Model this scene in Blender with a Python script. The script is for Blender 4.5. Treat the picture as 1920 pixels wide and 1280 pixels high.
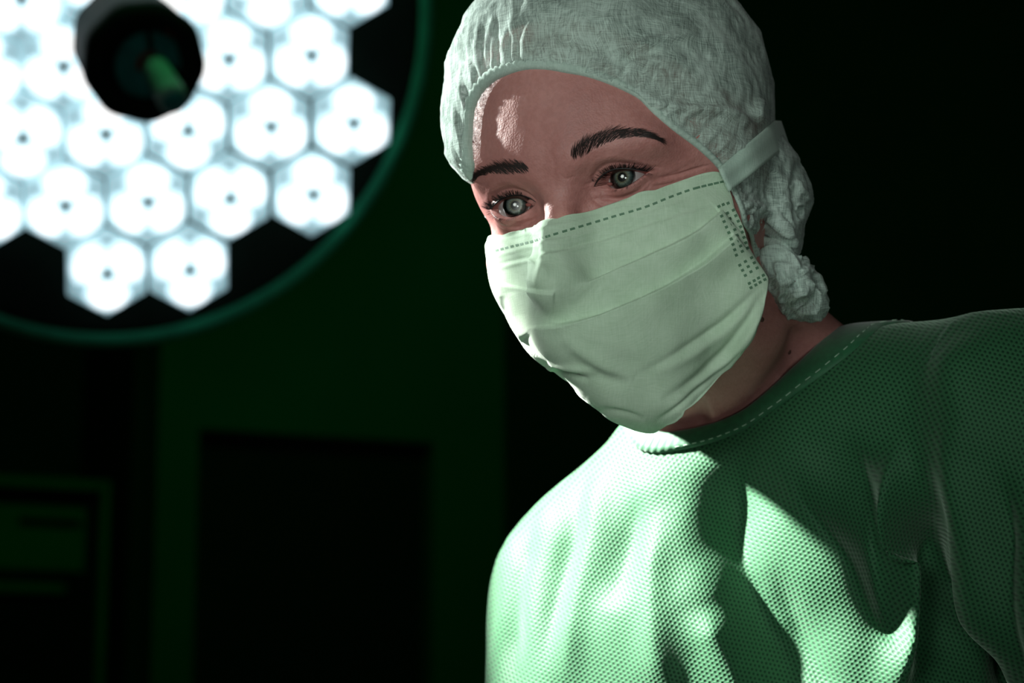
import bpy, bmesh, math, random
import numpy as np
from mathutils import Vector, Matrix
from mathutils.bvhtree import BVHTree
random.seed(7); rng = np.random.default_rng(7)
scene = bpy.context.scene
for o in list(bpy.data.objects): bpy.data.objects.remove(o)

# ------------------------------------------------------------------ camera, world, lights, exposure
F = 4643.0                       # focal length in pixels of the 1920 px wide frame
PITCH = math.radians(12.0)       # the camera looks slightly up at the surgeon
CAM = np.array([0.0, 0.0, 1.28])
cp, sp = math.cos(PITCH), math.sin(PITCH)
RC = np.array([[1, 0, 0], [0, cp, -sp], [0, sp, cp]])
def c2w(P):                      # camera aligned metres (x right, y depth, z up) -> world
    return np.atleast_2d(P) @ RC.T + CAM
def w2c(P):
    return (np.atleast_2d(P) - CAM) @ RC
def pix(px, py, d):              # pixel + depth in metres -> camera aligned point
    return np.array([(px - 960) / F * d, d, (640 - py) / F * d])
def proj(P):
    P = np.atleast_2d(P)
    return np.stack([960 + F * P[:, 0] / P[:, 1], 640 - F * P[:, 2] / P[:, 1]], 1)

cam_d = bpy.data.cameras.new('camera'); cam = bpy.data.objects.new('camera', cam_d)
scene.collection.objects.link(cam)
cam.location = CAM; cam.rotation_euler = (math.pi / 2 + PITCH, 0, 0)
cam_d.sensor_width = 36; cam_d.lens = F / 1920 * 36; cam_d.clip_start = .05
cam_d.dof.use_dof = True; cam_d.dof.focus_distance = 1.262
cam_d.dof.aperture_fstop = 8.0; cam_d.dof.aperture_blades = 0
scene.camera = cam
scene.view_settings.view_transform = 'Standard'; scene.view_settings.look = 'None'
scene.view_settings.gamma = 1; scene.view_settings.exposure = 0; scene.view_settings.use_curve_mapping = False

world = bpy.data.worlds.new('world'); scene.world = world; world.use_nodes = True
world.node_tree.nodes['Background'].inputs[0].default_value = (.05, .6, .18, 1)
world.node_tree.nodes['Background'].inputs[1].default_value = .006

def aim(o, src, dst):
    s = Vector(c2w(src)[0]); d = Vector(c2w(dst)[0])
    o.location = s; o.rotation_euler = (d - s).to_track_quat('-Z', 'Y').to_euler()
def area(name, src, dst, size, power, col, spread=180):
    l = bpy.data.lights.new(name, 'AREA'); l.shape = 'DISK'; l.size = size; l.energy = power; l.color = col
    l.spread = math.radians(spread)
    o = bpy.data.objects.new(name, l); scene.collection.objects.link(o); aim(o, np.array(src), np.array(dst)); return o
FACE = pix(1120, 420, 1.27); CHEST = pix(1330, 1000, 1.36)
# overhead theatre lamp high on the left: a focused beam on her shoulder and chest that grazes brow and cap
def spot(name, src, dst, deg, blend, radius, power, col):
    l = bpy.data.lights.new(name, 'SPOT'); l.spot_size = math.radians(deg); l.spot_blend = blend; l.shadow_soft_size = radius; l.energy = power; l.color = col
    o = bpy.data.objects.new(name, l); scene.collection.objects.link(o); aim(o, np.array(src), np.array(dst)); return o
BEAM = pix(1295, 1120, 1.36)
spot('theatre_lamp_light', BEAM + 1.3 * np.array([-.745, .16, .65]), BEAM, 11.8, .4, .03, 980, (1.0, .99, .94))
# a lamp head out of the picture on the left, slightly behind her: hard rim on brow, cheek, mask and cap
spot('side_lamp_light', pix(868, 195, 1.3) + 1.6 * np.array([-.77, .57, .28]), pix(868, 195, 1.3), 6, .7, .025, 330, (.93, 1.0, .95))
# the lamp she works under, in front of her on the left and mirrored in her eyes
area('front_lamp_light', FACE + np.array([-.36, -.90, .22]), pix(1150, 340, 1.27), .5, .27, (.92, 1.0, .93), 38)
spot('camera_side_fill_light', np.array([.12, -.3, .06]), pix(1180, 330, 1.27), 17.5, 1.0, .4, 66, (.92, 1.0, .93))  # soft frontal fill added for face, neck and cap, too broad to glint
# weak green fill added to lift the far wall, no fixture behind it
area('wall_fill_light', np.array([-.3, 2.6, 1.3]), np.array([-.6, 4.3, -.1]), .6, 13, (.12, 1, .3), 150)

# ------------------------------------------------------------------ helpers: objects
COL = scene.collection
def tag(o, label=None, cat=None, group=None, kind=None):
    for k, v in (('label', label), ('category', cat), ('group', group), ('kind', kind)):
        if v: o[k] = v
    return o
def empty(name, loc=(0, 0, 0)):
    o = bpy.data.objects.new(name, None); COL.objects.link(o); o.location = loc; o.empty_display_size = .05; return o
def mesh_obj(name, V, Fc, mat=None, parent=None, smooth=True, world=False, uv=None):
    """V in camera aligned metres (or world metres)."""
    W = np.asarray(V, float) if world else c2w(V)
    me = bpy.data.meshes.new(name)
    me.from_pydata(W.tolist(), [], [list(map(int, f)) for f in Fc]); me.update()
    if smooth: me.polygons.foreach_set('use_smooth', [True] * len(me.polygons))
    o = bpy.data.objects.new(name, me); COL.objects.link(o)
    if mat: me.materials.append(mat)
    if uv is not None:
        li = np.zeros(len(me.loops), int); me.loops.foreach_get('vertex_index', li); me.uv_layers.new(name='weave').data.foreach_set('uv', np.asarray(uv)[li].ravel())
    if parent is not None:
        o.parent = parent; o.matrix_parent_inverse = Matrix.Translation(-Vector(parent.location))
    return o
def grid_faces(n, m, wrap=False):
    """n rows, m columns (wrap closes the columns)."""
    i = np.arange(n - 1)[:, None]; j = np.arange(m if wrap else m - 1)[None, :]
    a = i * m + j; b = i * m + (j + 1) % m
    return np.stack([a, b, b + m, a + m], -1).reshape(-1, 4)
def vnormals(V, Fc):
    N = np.zeros_like(V)
    Q = np.asarray([list(f)[:4] if len(f) > 3 else list(f) + [f[2]] for f in Fc]) if not isinstance(Fc, np.ndarray) else Fc
    if Q.shape[1] == 3: n = np.cross(V[Q[:, 1]] - V[Q[:, 0]], V[Q[:, 2]] - V[Q[:, 0]])
    else: n = np.cross(V[Q[:, 2]] - V[Q[:, 0]], V[Q[:, 3]] - V[Q[:, 1]])
    for k in range(Q.shape[1]): np.add.at(N, Q[:, k], n)
    return N / (np.linalg.norm(N, axis=1, keepdims=True) + 1e-12)
def clip_mesh(V, Fc, val):
    """keep val >= 0; returns V, faces, boundary vertex index pairs"""
    V = V.tolist(); out = []; cache = {}; seg = []
    def cut(a, b):
        k = (min(a, b), max(a, b))
        if k not in cache:
            t = val[a] / (val[a] - val[b]); t = min(max(t, 0), 1)
            cache[k] = len(V); V.append([V[a][i] + t * (V[b][i] - V[a][i]) for i in range(3)])
        return cache[k]
    inside = val >= 0
    for f in Fc:
        s = [inside[i] for i in f]
        if all(s): out.append(list(f)); continue
        if not any(s): continue
        poly = []; new = []
        for k in range(len(f)):
            a, b = int(f[k]), int(f[(k + 1) % len(f)])
            if inside[a]: poly.append(a)
            if inside[a] != inside[b]:
                c = cut(a, b); poly.append(c); new.append(c)
        if len(new) == 2: seg.append((new[0], new[1]))
        if len(poly) > 2: out.append(poly)
    used = sorted({i for f in out for i in f}); mp = {u: i for i, u in enumerate(used)}
    return np.array([V[u] for u in used]), [[mp[i] for i in f] for f in out], [(mp[a], mp[b]) for a, b in seg if a in mp and b in mp]
def catmull(P, n):
    P = np.asarray(P, float); Q = np.vstack([2 * P[0] - P[1], P, 2 * P[-1] - P[-2]])
    t = np.linspace(0, len(P) - 1, n); i = np.minimum(t.astype(int), len(P) - 2); u = (t - i)[:, None]
    a, b, c, d = Q[i], Q[i + 1], Q[i + 2], Q[i + 3]
    return .5 * (2 * b + (c - a) * u + (2 * a - 5 * b + 4 * c - d) * u ** 2 + (3 * b - a - 3 * c + d) * u ** 3)
def poly_dist(Q, line, n=32, smooth=True, reach=160):
    """for pixels Q: signed distance to polyline (positive on the right hand when walking down), and 0..1 position"""
    L = catmull(line, n) if smooth else np.asarray(line, float)
    near = ((Q > L.min(0) - reach) & (Q < L.max(0) + reach)).all(1)
    if not near.all():
        sd = np.full(len(Q), 1e6); tt = np.zeros(len(Q))
        if near.any(): sd[near], tt[near] = poly_dist(Q[near], line, n, smooth, 1e9)
        return sd, tt
    best = np.full(len(Q), 1e9); sd = np.zeros(len(Q)); tt = np.zeros(len(Q))
    for k in range(len(L) - 1):
        a, b = L[k], L[k + 1]; e = b - a; l2 = e @ e + 1e-9
        t = np.clip(((Q - a) @ e) / l2, 0, 1); r = Q - (a + t[:, None] * e); d = np.hypot(r[:, 0], r[:, 1])
        m = d < best; best[m] = d[m]; s = np.sign(e[1] * r[:, 0] - e[0] * r[:, 1])
        sd[m] = (d * s)[m]; tt[m] = ((k + t) / (len(L) - 1))[m]
    return sd, tt
def sstep(a, b, x):
    t = np.clip((x - a) / (b - a), 0, 1); return t * t * (3 - 2 * t)
class Wave:                      # cheap smooth noise, sum of random waves
    def __init__(s, n, scale, seed):
        r = np.random.default_rng(seed); k = r.normal(size=(n, 3)); k /= np.linalg.norm(k, axis=1, keepdims=True)
        s.k = k * (2 * np.pi / scale) * r.uniform(.6, 1.6, (n, 1)); s.p = r.uniform(0, 6.28, n); s.n = n
    def __call__(s, P): return np.sin(P @ s.k.T + s.p).sum(1) / math.sqrt(s.n / 2)
def smin(a, b, k):
    h = np.clip(.5 + .5 * (b - a) / k, 0, 1); return b + (a - b) * h - k * h * (1 - h)
def smax(a, b, k): return -smin(-a, -b, k)
def ell(P, c, r):
    q = (P - np.array(c, float)) / np.array(r, float); k0 = np.sqrt(np.einsum('ij,ij->i', q, q)); q = q / np.array(r, float)
    k1 = np.sqrt(np.einsum('ij,ij->i', q, q)) + 1e-9; return k0 * (k0 - 1) / k1
def cap(P, a, b, ra, rb):
    a = np.array(a, float); b = np.array(b, float); e = b - a
    t = np.clip(((P - a) @ e) / (e @ e), 0, 1); q = P - a - t[..., None] * e; return np.sqrt(np.einsum('ij,ij->i', q, q)) - (ra + (rb - ra) * t)
def shoot(fn, O, D, r0, r1, it=18):
    """distance along rays O + r D to the outermost zero of fn"""
    rs = np.linspace(r1, r0, 26); lo = np.full(len(D), float(r0)); hi = np.full(len(D), float(r1)); done = np.zeros(len(D), bool)
    for a, b in zip(rs[1:], rs[:-1]):
        m = (~done) & (fn(O + D * a) < 0); lo[m] = a; hi[m] = b; done |= m
    for _ in range(it):
        mid = .5 * (lo + hi); neg = fn(O + D * mid[:, None]) < 0; lo = np.where(neg, mid, lo); hi = np.where(neg, hi, mid)
    return .5 * (lo + hi)
def surface_nets(fn, lo, hi, h):
    ax = [np.arange(lo[k], hi[k] + h, h) for k in range(3)]
    G = np.stack(np.meshgrid(*ax, indexing='ij'), -1); S = fn(G.reshape(-1, 3)).reshape(G.shape[:3])
    n = np.array(S.shape) - 1; acc = np.zeros((*n, 3)); cnt = np.zeros(n)
    co = [(i, j, k) for i in (0, 1) for j in (0, 1) for k in (0, 1)]
    sl = lambda c: tuple(slice(c[k], c[k] + n[k]) for k in range(3))
    for a in co:
        for b in co:
            if sum(b) - sum(a) == 1 and all(y >= x for x, y in zip(a, b)):
                sa, sb = S[sl(a)], S[sl(b)]; m = (sa < 0) != (sb < 0); t = np.where(m, sa / (sa - sb + 1e-12), 0)
                pos = np.array(a) + t[..., None] * (np.array(b) - np.array(a)); acc += pos * m[..., None]; cnt += m
    m = cnt > 0; idx = -np.ones(n, int); idx[m] = np.arange(m.sum())
    base = np.stack(np.meshgrid(*[np.arange(k) for k in n], indexing='ij'), -1)[m]
    V = np.array(lo) + h * (base + acc[m] / cnt[m][:, None]); Q = []
    for d in range(3):
        u, v = (d + 1) % 3, (d + 2) % 3
        a = [slice(1, -1)] * 3; b = [slice(1, -1)] * 3; a[d] = slice(0, -1); b[d] = slice(1, None)
        s0 = S[tuple(a)] < 0; s1 = S[tuple(b)] < 0
        I = np.argwhere(s0 != s1); fl = s0[s0 != s1]
        off = np.ones(3, int); off[d] = 0; I = I + off
        du = np.zeros(3, int); du[u] = 1; dv = np.zeros(3, int); dv[v] = 1
        g = lambda J: idx[J[:, 0], J[:, 1], J[:, 2]]
        q = np.stack([g(I - du - dv), g(I - dv), g(I), g(I - du)], 1); q[~fl] = q[~fl][:, ::-1]; Q.append(q)
    Q = np.vstack(Q); return V, Q[(Q >= 0).all(1)]
def tube(path, r, sides=6, closed=False, caps=True):
    P = np.asarray(path, float); n = len(P); r = np.broadcast_to(np.asarray(r, float), (n,))
    T = np.gradient(P, axis=0)
    if closed: T = np.roll(P, -1, 0) - np.roll(P, 1, 0)
    T /= np.linalg.norm(T, axis=1, keepdims=True) + 1e-12
    up = np.array([.3, .2, .93]); N = np.cross(T, up); N /= np.linalg.norm(N, axis=1, keepdims=True) + 1e-9; B = np.cross(T, N)
    a = np.linspace(0, 2 * np.pi, sides, endpoint=False)
    V = (P[:, None] + r[:, None, None] * (np.cos(a)[None, :, None] * N[:, None] + np.sin(a)[None, :, None] * B[:, None])).reshape(-1, 3)
    Fc = grid_faces(n, sides, True).tolist()
    if closed: Fc += [[(n - 1) * sides + k, (n - 1) * sides + (k + 1) % sides, (k + 1) % sides, k] for k in range(sides)]
    elif caps: Fc += [list(range(sides))[::-1], [(n - 1) * sides + k for k in range(sides)]]
    return V, Fc
def merge(parts):
    V = []; Fc = []; o = 0
    for v, f in parts:
        V.append(np.asarray(v)); Fc += [[i + o for i in q] for q in f]; o += len(v)
    return np.vstack(V), Fc
def box(lo, hi):
    x0, y0, z0 = lo; x1, y1, z1 = hi
    V = np.array([[x0, y0, z0], [x1, y0, z0], [x1, y1, z0], [x0, y1, z0], [x0, y0, z1], [x1, y0, z1], [x1, y1, z1], [x0, y1, z1]])
    return V, [[0, 3, 2, 1], [4, 5, 6, 7], [0, 1, 5, 4], [1, 2, 6, 5], [2, 3, 7, 6], [3, 0, 4, 7]]
def bevel(o, w, seg=2):
    m = o.modifiers.new('bevel', 'BEVEL'); m.width = w; m.segments = seg; m.limit_method = 'ANGLE'; return o

# ------------------------------------------------------------------ helpers: materials
class NT:
    def __init__(s, name):
        s.m = bpy.data.materials.new(name); s.m.use_nodes = True; s.t = s.m.node_tree; s.N = s.t.nodes; s.L = s.t.links
        s.b = s.N['Principled BSDF']; s.out = s.N['Material Output']
    def n(s, kind, **kw):
        x = s.N.new(kind)
        for k, v in kw.items():
            if k in x.bl_rna.properties and k not in ('inputs',): setattr(x, k, v)
            else: s.set(x.inputs[k.replace('_', ' ').title() if k not in x.inputs else k], v)
        return x
    def set(s, sock, v):
        if hasattr(v, 'links') or hasattr(v, 'is_output'): s.L.new(v, sock)
        else: sock.default_value = v
    def math(s, op, a, b=None, c=None):
        x = s.N.new('ShaderNodeMath'); x.operation = op
        for i, v in enumerate((a, b, c)):
            if v is not None: s.set(x.inputs[i], v)
        return x.outputs[0]
    def ramp(s, fac, stops):
        x = s.N.new('ShaderNodeValToRGB'); s.L.new(fac, x.inputs[0]); e = x.color_ramp.elements
        while len(e) < len(stops): e.new(.5)
        for k, (p, c) in enumerate(stops): e[k].position = p; e[k].color = (*c, 1) if len(c) == 3 else c
        return x.outputs[0]
    def noise(s, co, scale, detail=3, rough=.5):
        x = s.N.new('ShaderNodeTexNoise'); x.inputs['Scale'].default_value = scale; x.inputs['Detail'].default_value = detail
        x.inputs['Roughness'].default_value = rough; s.L.new(co, x.inputs['Vector']); return x.outputs['Fac']
    def coord(s, which='Object'):
        return s.N.new('ShaderNodeTexCoord').outputs[which]
    def mapping(s, co, scale=(1, 1, 1), rot=(0, 0, 0)):
        x = s.N.new('ShaderNodeMapping'); s.L.new(co, x.inputs[0]); x.inputs['Scale'].default_value = scale; x.inputs['Rotation'].default_value = rot
        return x.outputs[0]
    def bump(s, h, strength, dist, prev=None):
        x = s.N.new('ShaderNodeBump'); x.inputs['Strength'].default_value = strength; x.inputs['Distance'].default_value = dist
        s.L.new(h, x.inputs['Height'])
        if prev is not None: s.L.new(prev, x.inputs['Normal'])
        return x.outputs[0]
    def p(s, **kw):
        names = dict(base='Base Color', rough='Roughness', spec='Specular IOR Level', metal='Metallic', sss='Subsurface Weight', sssr='Subsurface Radius',
                     ssss='Subsurface Scale', normal='Normal', alpha='Alpha', trans='Transmission Weight', ior='IOR', sheen='Sheen Weight', sheenr='Sheen Roughness',
                     sheent='Sheen Tint', em='Emission Color', ems='Emission Strength', coat='Coat Weight')
        for k, v in kw.items():
            if isinstance(v, tuple) and len(v) == 3 and k in ('base', 'em', 'sheent'): v = (*v, 1)
            s.set(s.b.inputs[names[k]], v)
        return s
def simple(name, col, rough=.5, var=.12, scale=40, **kw):
    t = NT(name); n = t.noise(t.coord(), scale)
    t.p(base=t.ramp(n, [(.3, tuple(c * (1 - var) for c in col)), (.7, tuple(min(1, c * (1 + var)) for c in col))]), rough=rough, **kw); return t.m

def mat_skin():
    t = NT('skin'); co = t.coord()
    big = t.noise(co, 26, 4); fine = t.noise(co, 420, 3); pores = t.N.new('ShaderNodeTexVoronoi'); pores.inputs['Scale'].default_value = 900; t.L.new(co, pores.inputs['Vector'])
    c = t.ramp(big, [(.25, (.42, .175, .16)), (.5, (.50, .225, .205)), (.75, (.59, .29, .265))])
    mx = t.n('ShaderNodeMix', data_type='RGBA', blend_type='MULTIPLY'); mx.inputs[0].default_value = .35
    t.L.new(c, mx.inputs[6]); t.L.new(t.ramp(fine, [(.35, (.72, .62, .6)), (.65, (1, 1, 1))]), mx.inputs[7])
    b = t.bump(pores.outputs['Distance'], .22, .0006); b = t.bump(fine, .25, .0006, b)
    t.p(base=mx.outputs[2], rough=t.ramp(fine, [(.3, (.42,) * 3), (.7, (.58,) * 3)]), spec=.4, sss=.12, sssr=(1, .35, .2), ssss=.004, normal=b); return t.m
def mat_nonwoven(name, c0, c1, scale=1.0, alpha=None, bump=.25):
    t = NT(name); co = t.coord(); wob = t.n('ShaderNodeTexNoise'); wob.inputs['Scale'].default_value = 28; t.L.new(co, wob.inputs['Vector'])
    wv = t.n('ShaderNodeVectorMath', operation='MULTIPLY_ADD'); t.L.new(wob.outputs['Color'], wv.inputs[0]); wv.inputs[1].default_value = (.012,) * 3; t.L.new(co, wv.inputs[2]); co2 = wv.outputs[0]
    fs = []
    for k, (sc_, rt) in enumerate((((2200, 90, 110), (.4, .3, .8)), ((100, 120, 2300), (.9, -.5, .2)), ((110, 2200, 100), (.2, .7, .5)), ((2200, 130, 100), (-.6, .9, -.4)))):
        fs.append(t.noise(t.mapping(co2, tuple(v * scale for v in sc_), rt), 1, 2))
    f = t.math('MULTIPLY', t.math('ADD', t.math('ADD', fs[0], fs[1]), t.math('ADD', fs[2], fs[3])), .25); big = t.noise(co, 40, 4)
    f = t.math('MULTIPLY_ADD', t.math('SUBTRACT', f, .5), 1.9, .5)
    mixf = t.math('ADD', t.math('MULTIPLY', f, .6), t.math('MULTIPLY', big, .4))
    t.p(base=t.ramp(mixf, [(.34, c0), (.66, c1)]), rough=.8, spec=.15, sheen=.15, normal=t.bump(f, bump, .0006))
    if alpha:
        t.p(alpha=t.math('MINIMUM', t.math('MAXIMUM', t.math('MULTIPLY_ADD', mixf, alpha[0], alpha[1]), alpha[2]), 1.0))
    return t
M = {}
M['skin'] = mat_skin()
def mat_gown():
    t = NT('gown_fabric'); co = t.mapping(t.coord('UV'), (1, 1, 1))
    sep = t.n('ShaderNodeSeparateXYZ'); t.L.new(co, sep.inputs[0]); x, y = sep.outputs[0], sep.outputs[1]
    k = 2 * math.pi / .0021
    # honeycomb of small pits: product of three plane waves
    def wave(ax, ay):
        return t.math('COSINE', t.math('ADD', t.math('MULTIPLY', x, ax * k), t.math('MULTIPLY', y, ay * k)))
    w = t.math('ADD', t.math('ADD', wave(1, 0), wave(.5, .866)), wave(-.5, .866))
    h = t.n('ShaderNodeMapRange'); t.L.new(w, h.inputs[0]); h.inputs[1].default_value = -1.5; h.inputs[2].default_value = 3
    h = h.outputs[0]; big = t.noise(t.coord(), 30, 3)
    pit = t.ramp(h, [(.25, (.030, .125, .054)), (.75, (.005, .042, .017))])
    mx = t.n('ShaderNodeMix', data_type='RGBA', blend_type='MULTIPLY'); mx.inputs[0].default_value = .5
    t.L.new(pit, mx.inputs[6]); t.L.new(t.ramp(big, [(.3, (.8, .8, .8)), (.7, (1, 1, 1))]), mx.inputs[7])
    b = t.bump(t.math('SUBTRACT', 1.0, h), .55, .0006); b = t.bump(big, .2, .004, b)
    t.p(base=mx.outputs[2], rough=.62, spec=.22, sheen=.42, sheenr=.4, sheent=(.75, 1, .8), normal=b); return t.m
M['gown'] = mat_gown()
M['band'] = simple('gown_binding', (.008, .10, .036), .65, .2, 300, sheen=.3)
M['thread'] = simple('stitching_thread', (.35, .5, .38), .7)
tm = mat_nonwoven('mask_nonwoven', (.47, .64, .47), (.60, .76, .60), 1.2); M['mask'] = tm.m
M['weld'] = simple('weld_points', (.12, .24, .15), .7)
M['strap'] = mat_nonwoven('strap_nonwoven', (.40, .55, .47), (.52, .67, .58), 1.0).m
M['cap'] = mat_nonwoven('cap_nonwoven', (.33, .44, .39), (.57, .69, .63), 1.15, alpha=(2.6, -.5, .45)).m
M['elastic'] = mat_nonwoven('cap_elastic', (.34, .46, .40), (.54, .67, .60), 1.2).m
M['hair'] = simple('dark_brown_hair', (.035, .022, .016), .45, .4, 120)
M['brow'] = simple('brow_hair', (.022, .013, .011), .5)
M['lash'] = simple('lash_hair', (.008, .007, .008), .4)
def mat_eye():
    t = NT('eye'); co = t.coord(); s = t.n('ShaderNodeSeparateXYZ'); t.L.new(co, s.inputs[0])
    r = t.math('SQRT', t.math('ADD', t.math('MULTIPLY', s.outputs[0], s.outputs[0]), t.math('MULTIPLY', s.outputs[1], s.outputs[1])))
    rn = t.math('MULTIPLY', r, 1000.0); front = t.math('GREATER_THAN', s.outputs[2], 0.0)
    nrm = t.n('ShaderNodeVectorMath', operation='NORMALIZE'); t.L.new(co, nrm.inputs[0])
    ang = t.math('ARCTAN2', s.outputs[1], s.outputs[0])
    comb = t.n('ShaderNodeCombineXYZ'); t.L.new(t.math('MULTIPLY', t.math('COSINE', ang), 9.0), comb.inputs[0]); t.L.new(t.math('MULTIPLY', t.math('SINE', ang), 9.0), comb.inputs[1]); t.L.new(t.math('MULTIPLY', rn, .25), comb.inputs[2])
    st = t.noise(comb.outputs[0], 1.6, 4, .6)
    rr = t.math('MULTIPLY', rn, 1 / 14.0)
    iris = t.ramp(rr, [(.0, (.0, .0, .0)), (.165, (.004, .004, .004)), (.185, (.10, .085, .045)), (.24, (.13, .155, .125)), (.36, (.12, .17, .17)), (.435, (.05, .07, .07)), (.475, (.36, .34, .34)), (.8, (.28, .21, .21))])
    mx = t.n('ShaderNodeMix', data_type='RGBA', blend_type='MULTIPLY'); mx.inputs[0].default_value = .75
    t.L.new(iris, mx.inputs[6]); lim = t.math('LESS_THAN', rr, .46)
    t.L.new(lim, mx.inputs[0]); t.L.new(t.ramp(st, [(.35, (.45, .5, .5)), (.65, (1.5, 1.5, 1.4))]), mx.inputs[7])
    t.p(base=mx.outputs[2], rough=.25, spec=.5, sss=0.0); return t.m
M['eye'] = mat_eye()
def mat_cornea():
    t = NT('cornea'); fr = t.n('ShaderNodeFresnel'); fr.inputs[0].default_value = 1.8
    tr = t.n('ShaderNodeBsdfTransparent'); gl = t.n('ShaderNodeBsdfGlossy'); gl.inputs['Roughness'].default_value = .02
    mx = t.n('ShaderNodeMixShader'); t.L.new(fr.outputs[0], mx.inputs[0]); t.L.new(tr.outputs[0], mx.inputs[1]); t.L.new(gl.outputs[0], mx.inputs[2]); t.L.new(mx.outputs[0], t.out.inputs[0]); return t.m
M['cornea'] = mat_cornea()
M['caruncle'] = simple('eye_corner_flesh', (.30, .10, .09), .25, .2, 900)
M['mole'] = simple('mole', (.10, .04, .03), .6)
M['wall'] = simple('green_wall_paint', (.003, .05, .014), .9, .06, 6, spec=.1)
M['wall_shaded'] = simple('shaded_wall_paint', (.001, .012, .003), .9, .1, 6, spec=.1)  # darker copy of the wall paint, shade of the right wall put into the colour
M['door'] = simple('dark_door_laminate', (.0006, .006, .0015), .8, .1, 5, spec=.1)
M['frame'] = simple('cabinet_metal', (.004, .07, .014), .8, .1, 8, spec=.1)
M['black'] = simple('black_interior', (.0006, .004, .001), .9, spec=.1)
M['floor'] = simple('green_vinyl_floor', (.03, .08, .04), .4, .1, 12)
M['housing'] = simple('lamp_housing', (.0015, .006, .003), .8, spec=.1)
M['rim'] = simple('lamp_rim', (.014, .17, .085), .8, spec=.1)
M['hub'] = simple('lamp_hub_rubber', (.001, .004, .002), .8, spec=.1)
M['teal'] = simple('lamp_handle_socket', (.012, .13, .12), .7, .2, 60, spec=.1)
M['sleeve'] = simple('lamp_handle_metal', (.12, .22, .19), .6, .15, 60, spec=.2)
M['red'] = simple('lamp_handle_seal', (.10, .02, .012), .7, spec=.1)
def emit(name, col, st, var=.1, scale=60):
    t = NT(name); n = t.noise(t.coord(), scale)
    t.p(base=(.8, .85, .85), rough=.3, em=t.ramp(n, [(.3, tuple(c * (1 - var) for c in col)), (.7, col)]), ems=st); return t.m
def mat_lens():
    t = NT('led_lens'); s_ = t.n('ShaderNodeSeparateXYZ'); t.L.new(t.coord(), s_.inputs[0])
    x2 = t.math('POWER', t.math('MULTIPLY', s_.outputs[0], 1 / .0197), 2.0); y2 = t.math('POWER', t.math('MULTIPLY', s_.outputs[1], 1 / .0262), 2.0)
    rr = t.math('SQRT', t.math('ADD', x2, y2))
    t.p(base=(.8, .85, .85), rough=.3, em=t.ramp(rr, [(.5, (1, 1, 1)), (.8, (.66, .82, .90)), (1.0, (.30, .48, .56))]), ems=1.6); return t.m
M['lens'] = mat_lens()
M['plate'] = emit('led_plate_glow', (.40, .68, .78), .62, .3, 30)  # emission stands in for lens light falling on the module plates
M['node'] = simple('led_socket', (.06, .12, .11), .4)

# ------------------------------------------------------------------ the room
WA = math.radians(20)                       # the far wall runs away to the right
wu = np.array([math.cos(WA), math.sin(WA), 0]); wn = np.array([math.sin(WA), -math.cos(WA), 0])   # along the wall, and out of it
W0 = np.array([-.6, 4.15, 0.0])
def wall_hit(px, py):
    d = RC @ np.array([(px - 960) / F, 1.0, (640 - py) / F]); t = ((W0 - CAM) @ wn) / (d @ wn); p = CAM + t * d
    return (p - W0) @ wu, p[2]
def wbox(u0, u1, z0, z1, n0, n1):
    V, Fc = box((u0, n0, z0), (u1, n1, z1)); P = W0 + V[:, :1] * wu + V[:, 1:2] * wn + np.array([0, 0, 1]) * V[:, 2:]
    return P, [f[::-1] for f in Fc]
uc = wall_hit(945, 700)[0]; ul = wall_hit(294, 900)[0]
du0, dz0 = wall_hit(374, 803); du1, _ = wall_hit(813, 832)
H = 3.0
def struct(name, parts, m, bev=0):
    V, Fc = merge(parts); o = mesh_obj(name, V, Fc, m, smooth=False, world=True); o['kind'] = 'structure'
    if bev: bevel(o, bev)
    return o
# far wall with a door opening, its left edge is the corner of a deep alcove
struct('wall_back', [wbox(ul, du0, 0, H, -.12, 0), wbox(du0, du1, dz0, H, -.12, 0), wbox(du1, uc, 0, H, -.12, 0)], M['wall'])
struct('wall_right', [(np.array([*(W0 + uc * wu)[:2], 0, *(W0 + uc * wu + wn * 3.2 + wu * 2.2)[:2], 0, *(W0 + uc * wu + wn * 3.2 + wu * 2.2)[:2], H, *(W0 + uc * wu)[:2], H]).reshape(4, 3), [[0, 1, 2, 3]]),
                      wbox(uc, uc + 1.4, 0, H, -.6, -.5)], M['wall_shaded'])
struct('wall_left', [wbox(ul - 1.6, ul, 0, H, -.75, -.63), wbox(ul - .02, ul, 0, H, -.75, -.12)], M['wall_shaded'])
fl = struct('floor', [box((-3, -1.5, -.05), (3, 6, 0))], M['floor'])
struct('ceiling', [box((-3, -1.5, H), (3, 6, H + .05))], M['wall_shaded'])
d1 = struct('door_1', [wbox(du0 + .004, du1 - .004, .01, dz0 - .004, -.09, -.05)], M['door'], .003)
def dpart(name, parts, m, par, bev=0):
    V, Fc = merge(parts); o = mesh_obj(name, V, Fc, m, par, smooth=False, world=True)
    if bev: bevel(o, bev)
    return o
dpart('door_handle', [wbox(du1 - .11, du1 - .09, 1.02, 1.05, -.05, -.005), wbox(du1 - .22, du1 - .09, 1.02, 1.045, -.012, .004)], M['housing'], d1, .003)
dpart('door_hinge', [wbox(du0 + .004, du0 + .02, 1.25, 1.35, -.05, -.043)], M['housing'], d1, .002)

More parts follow.
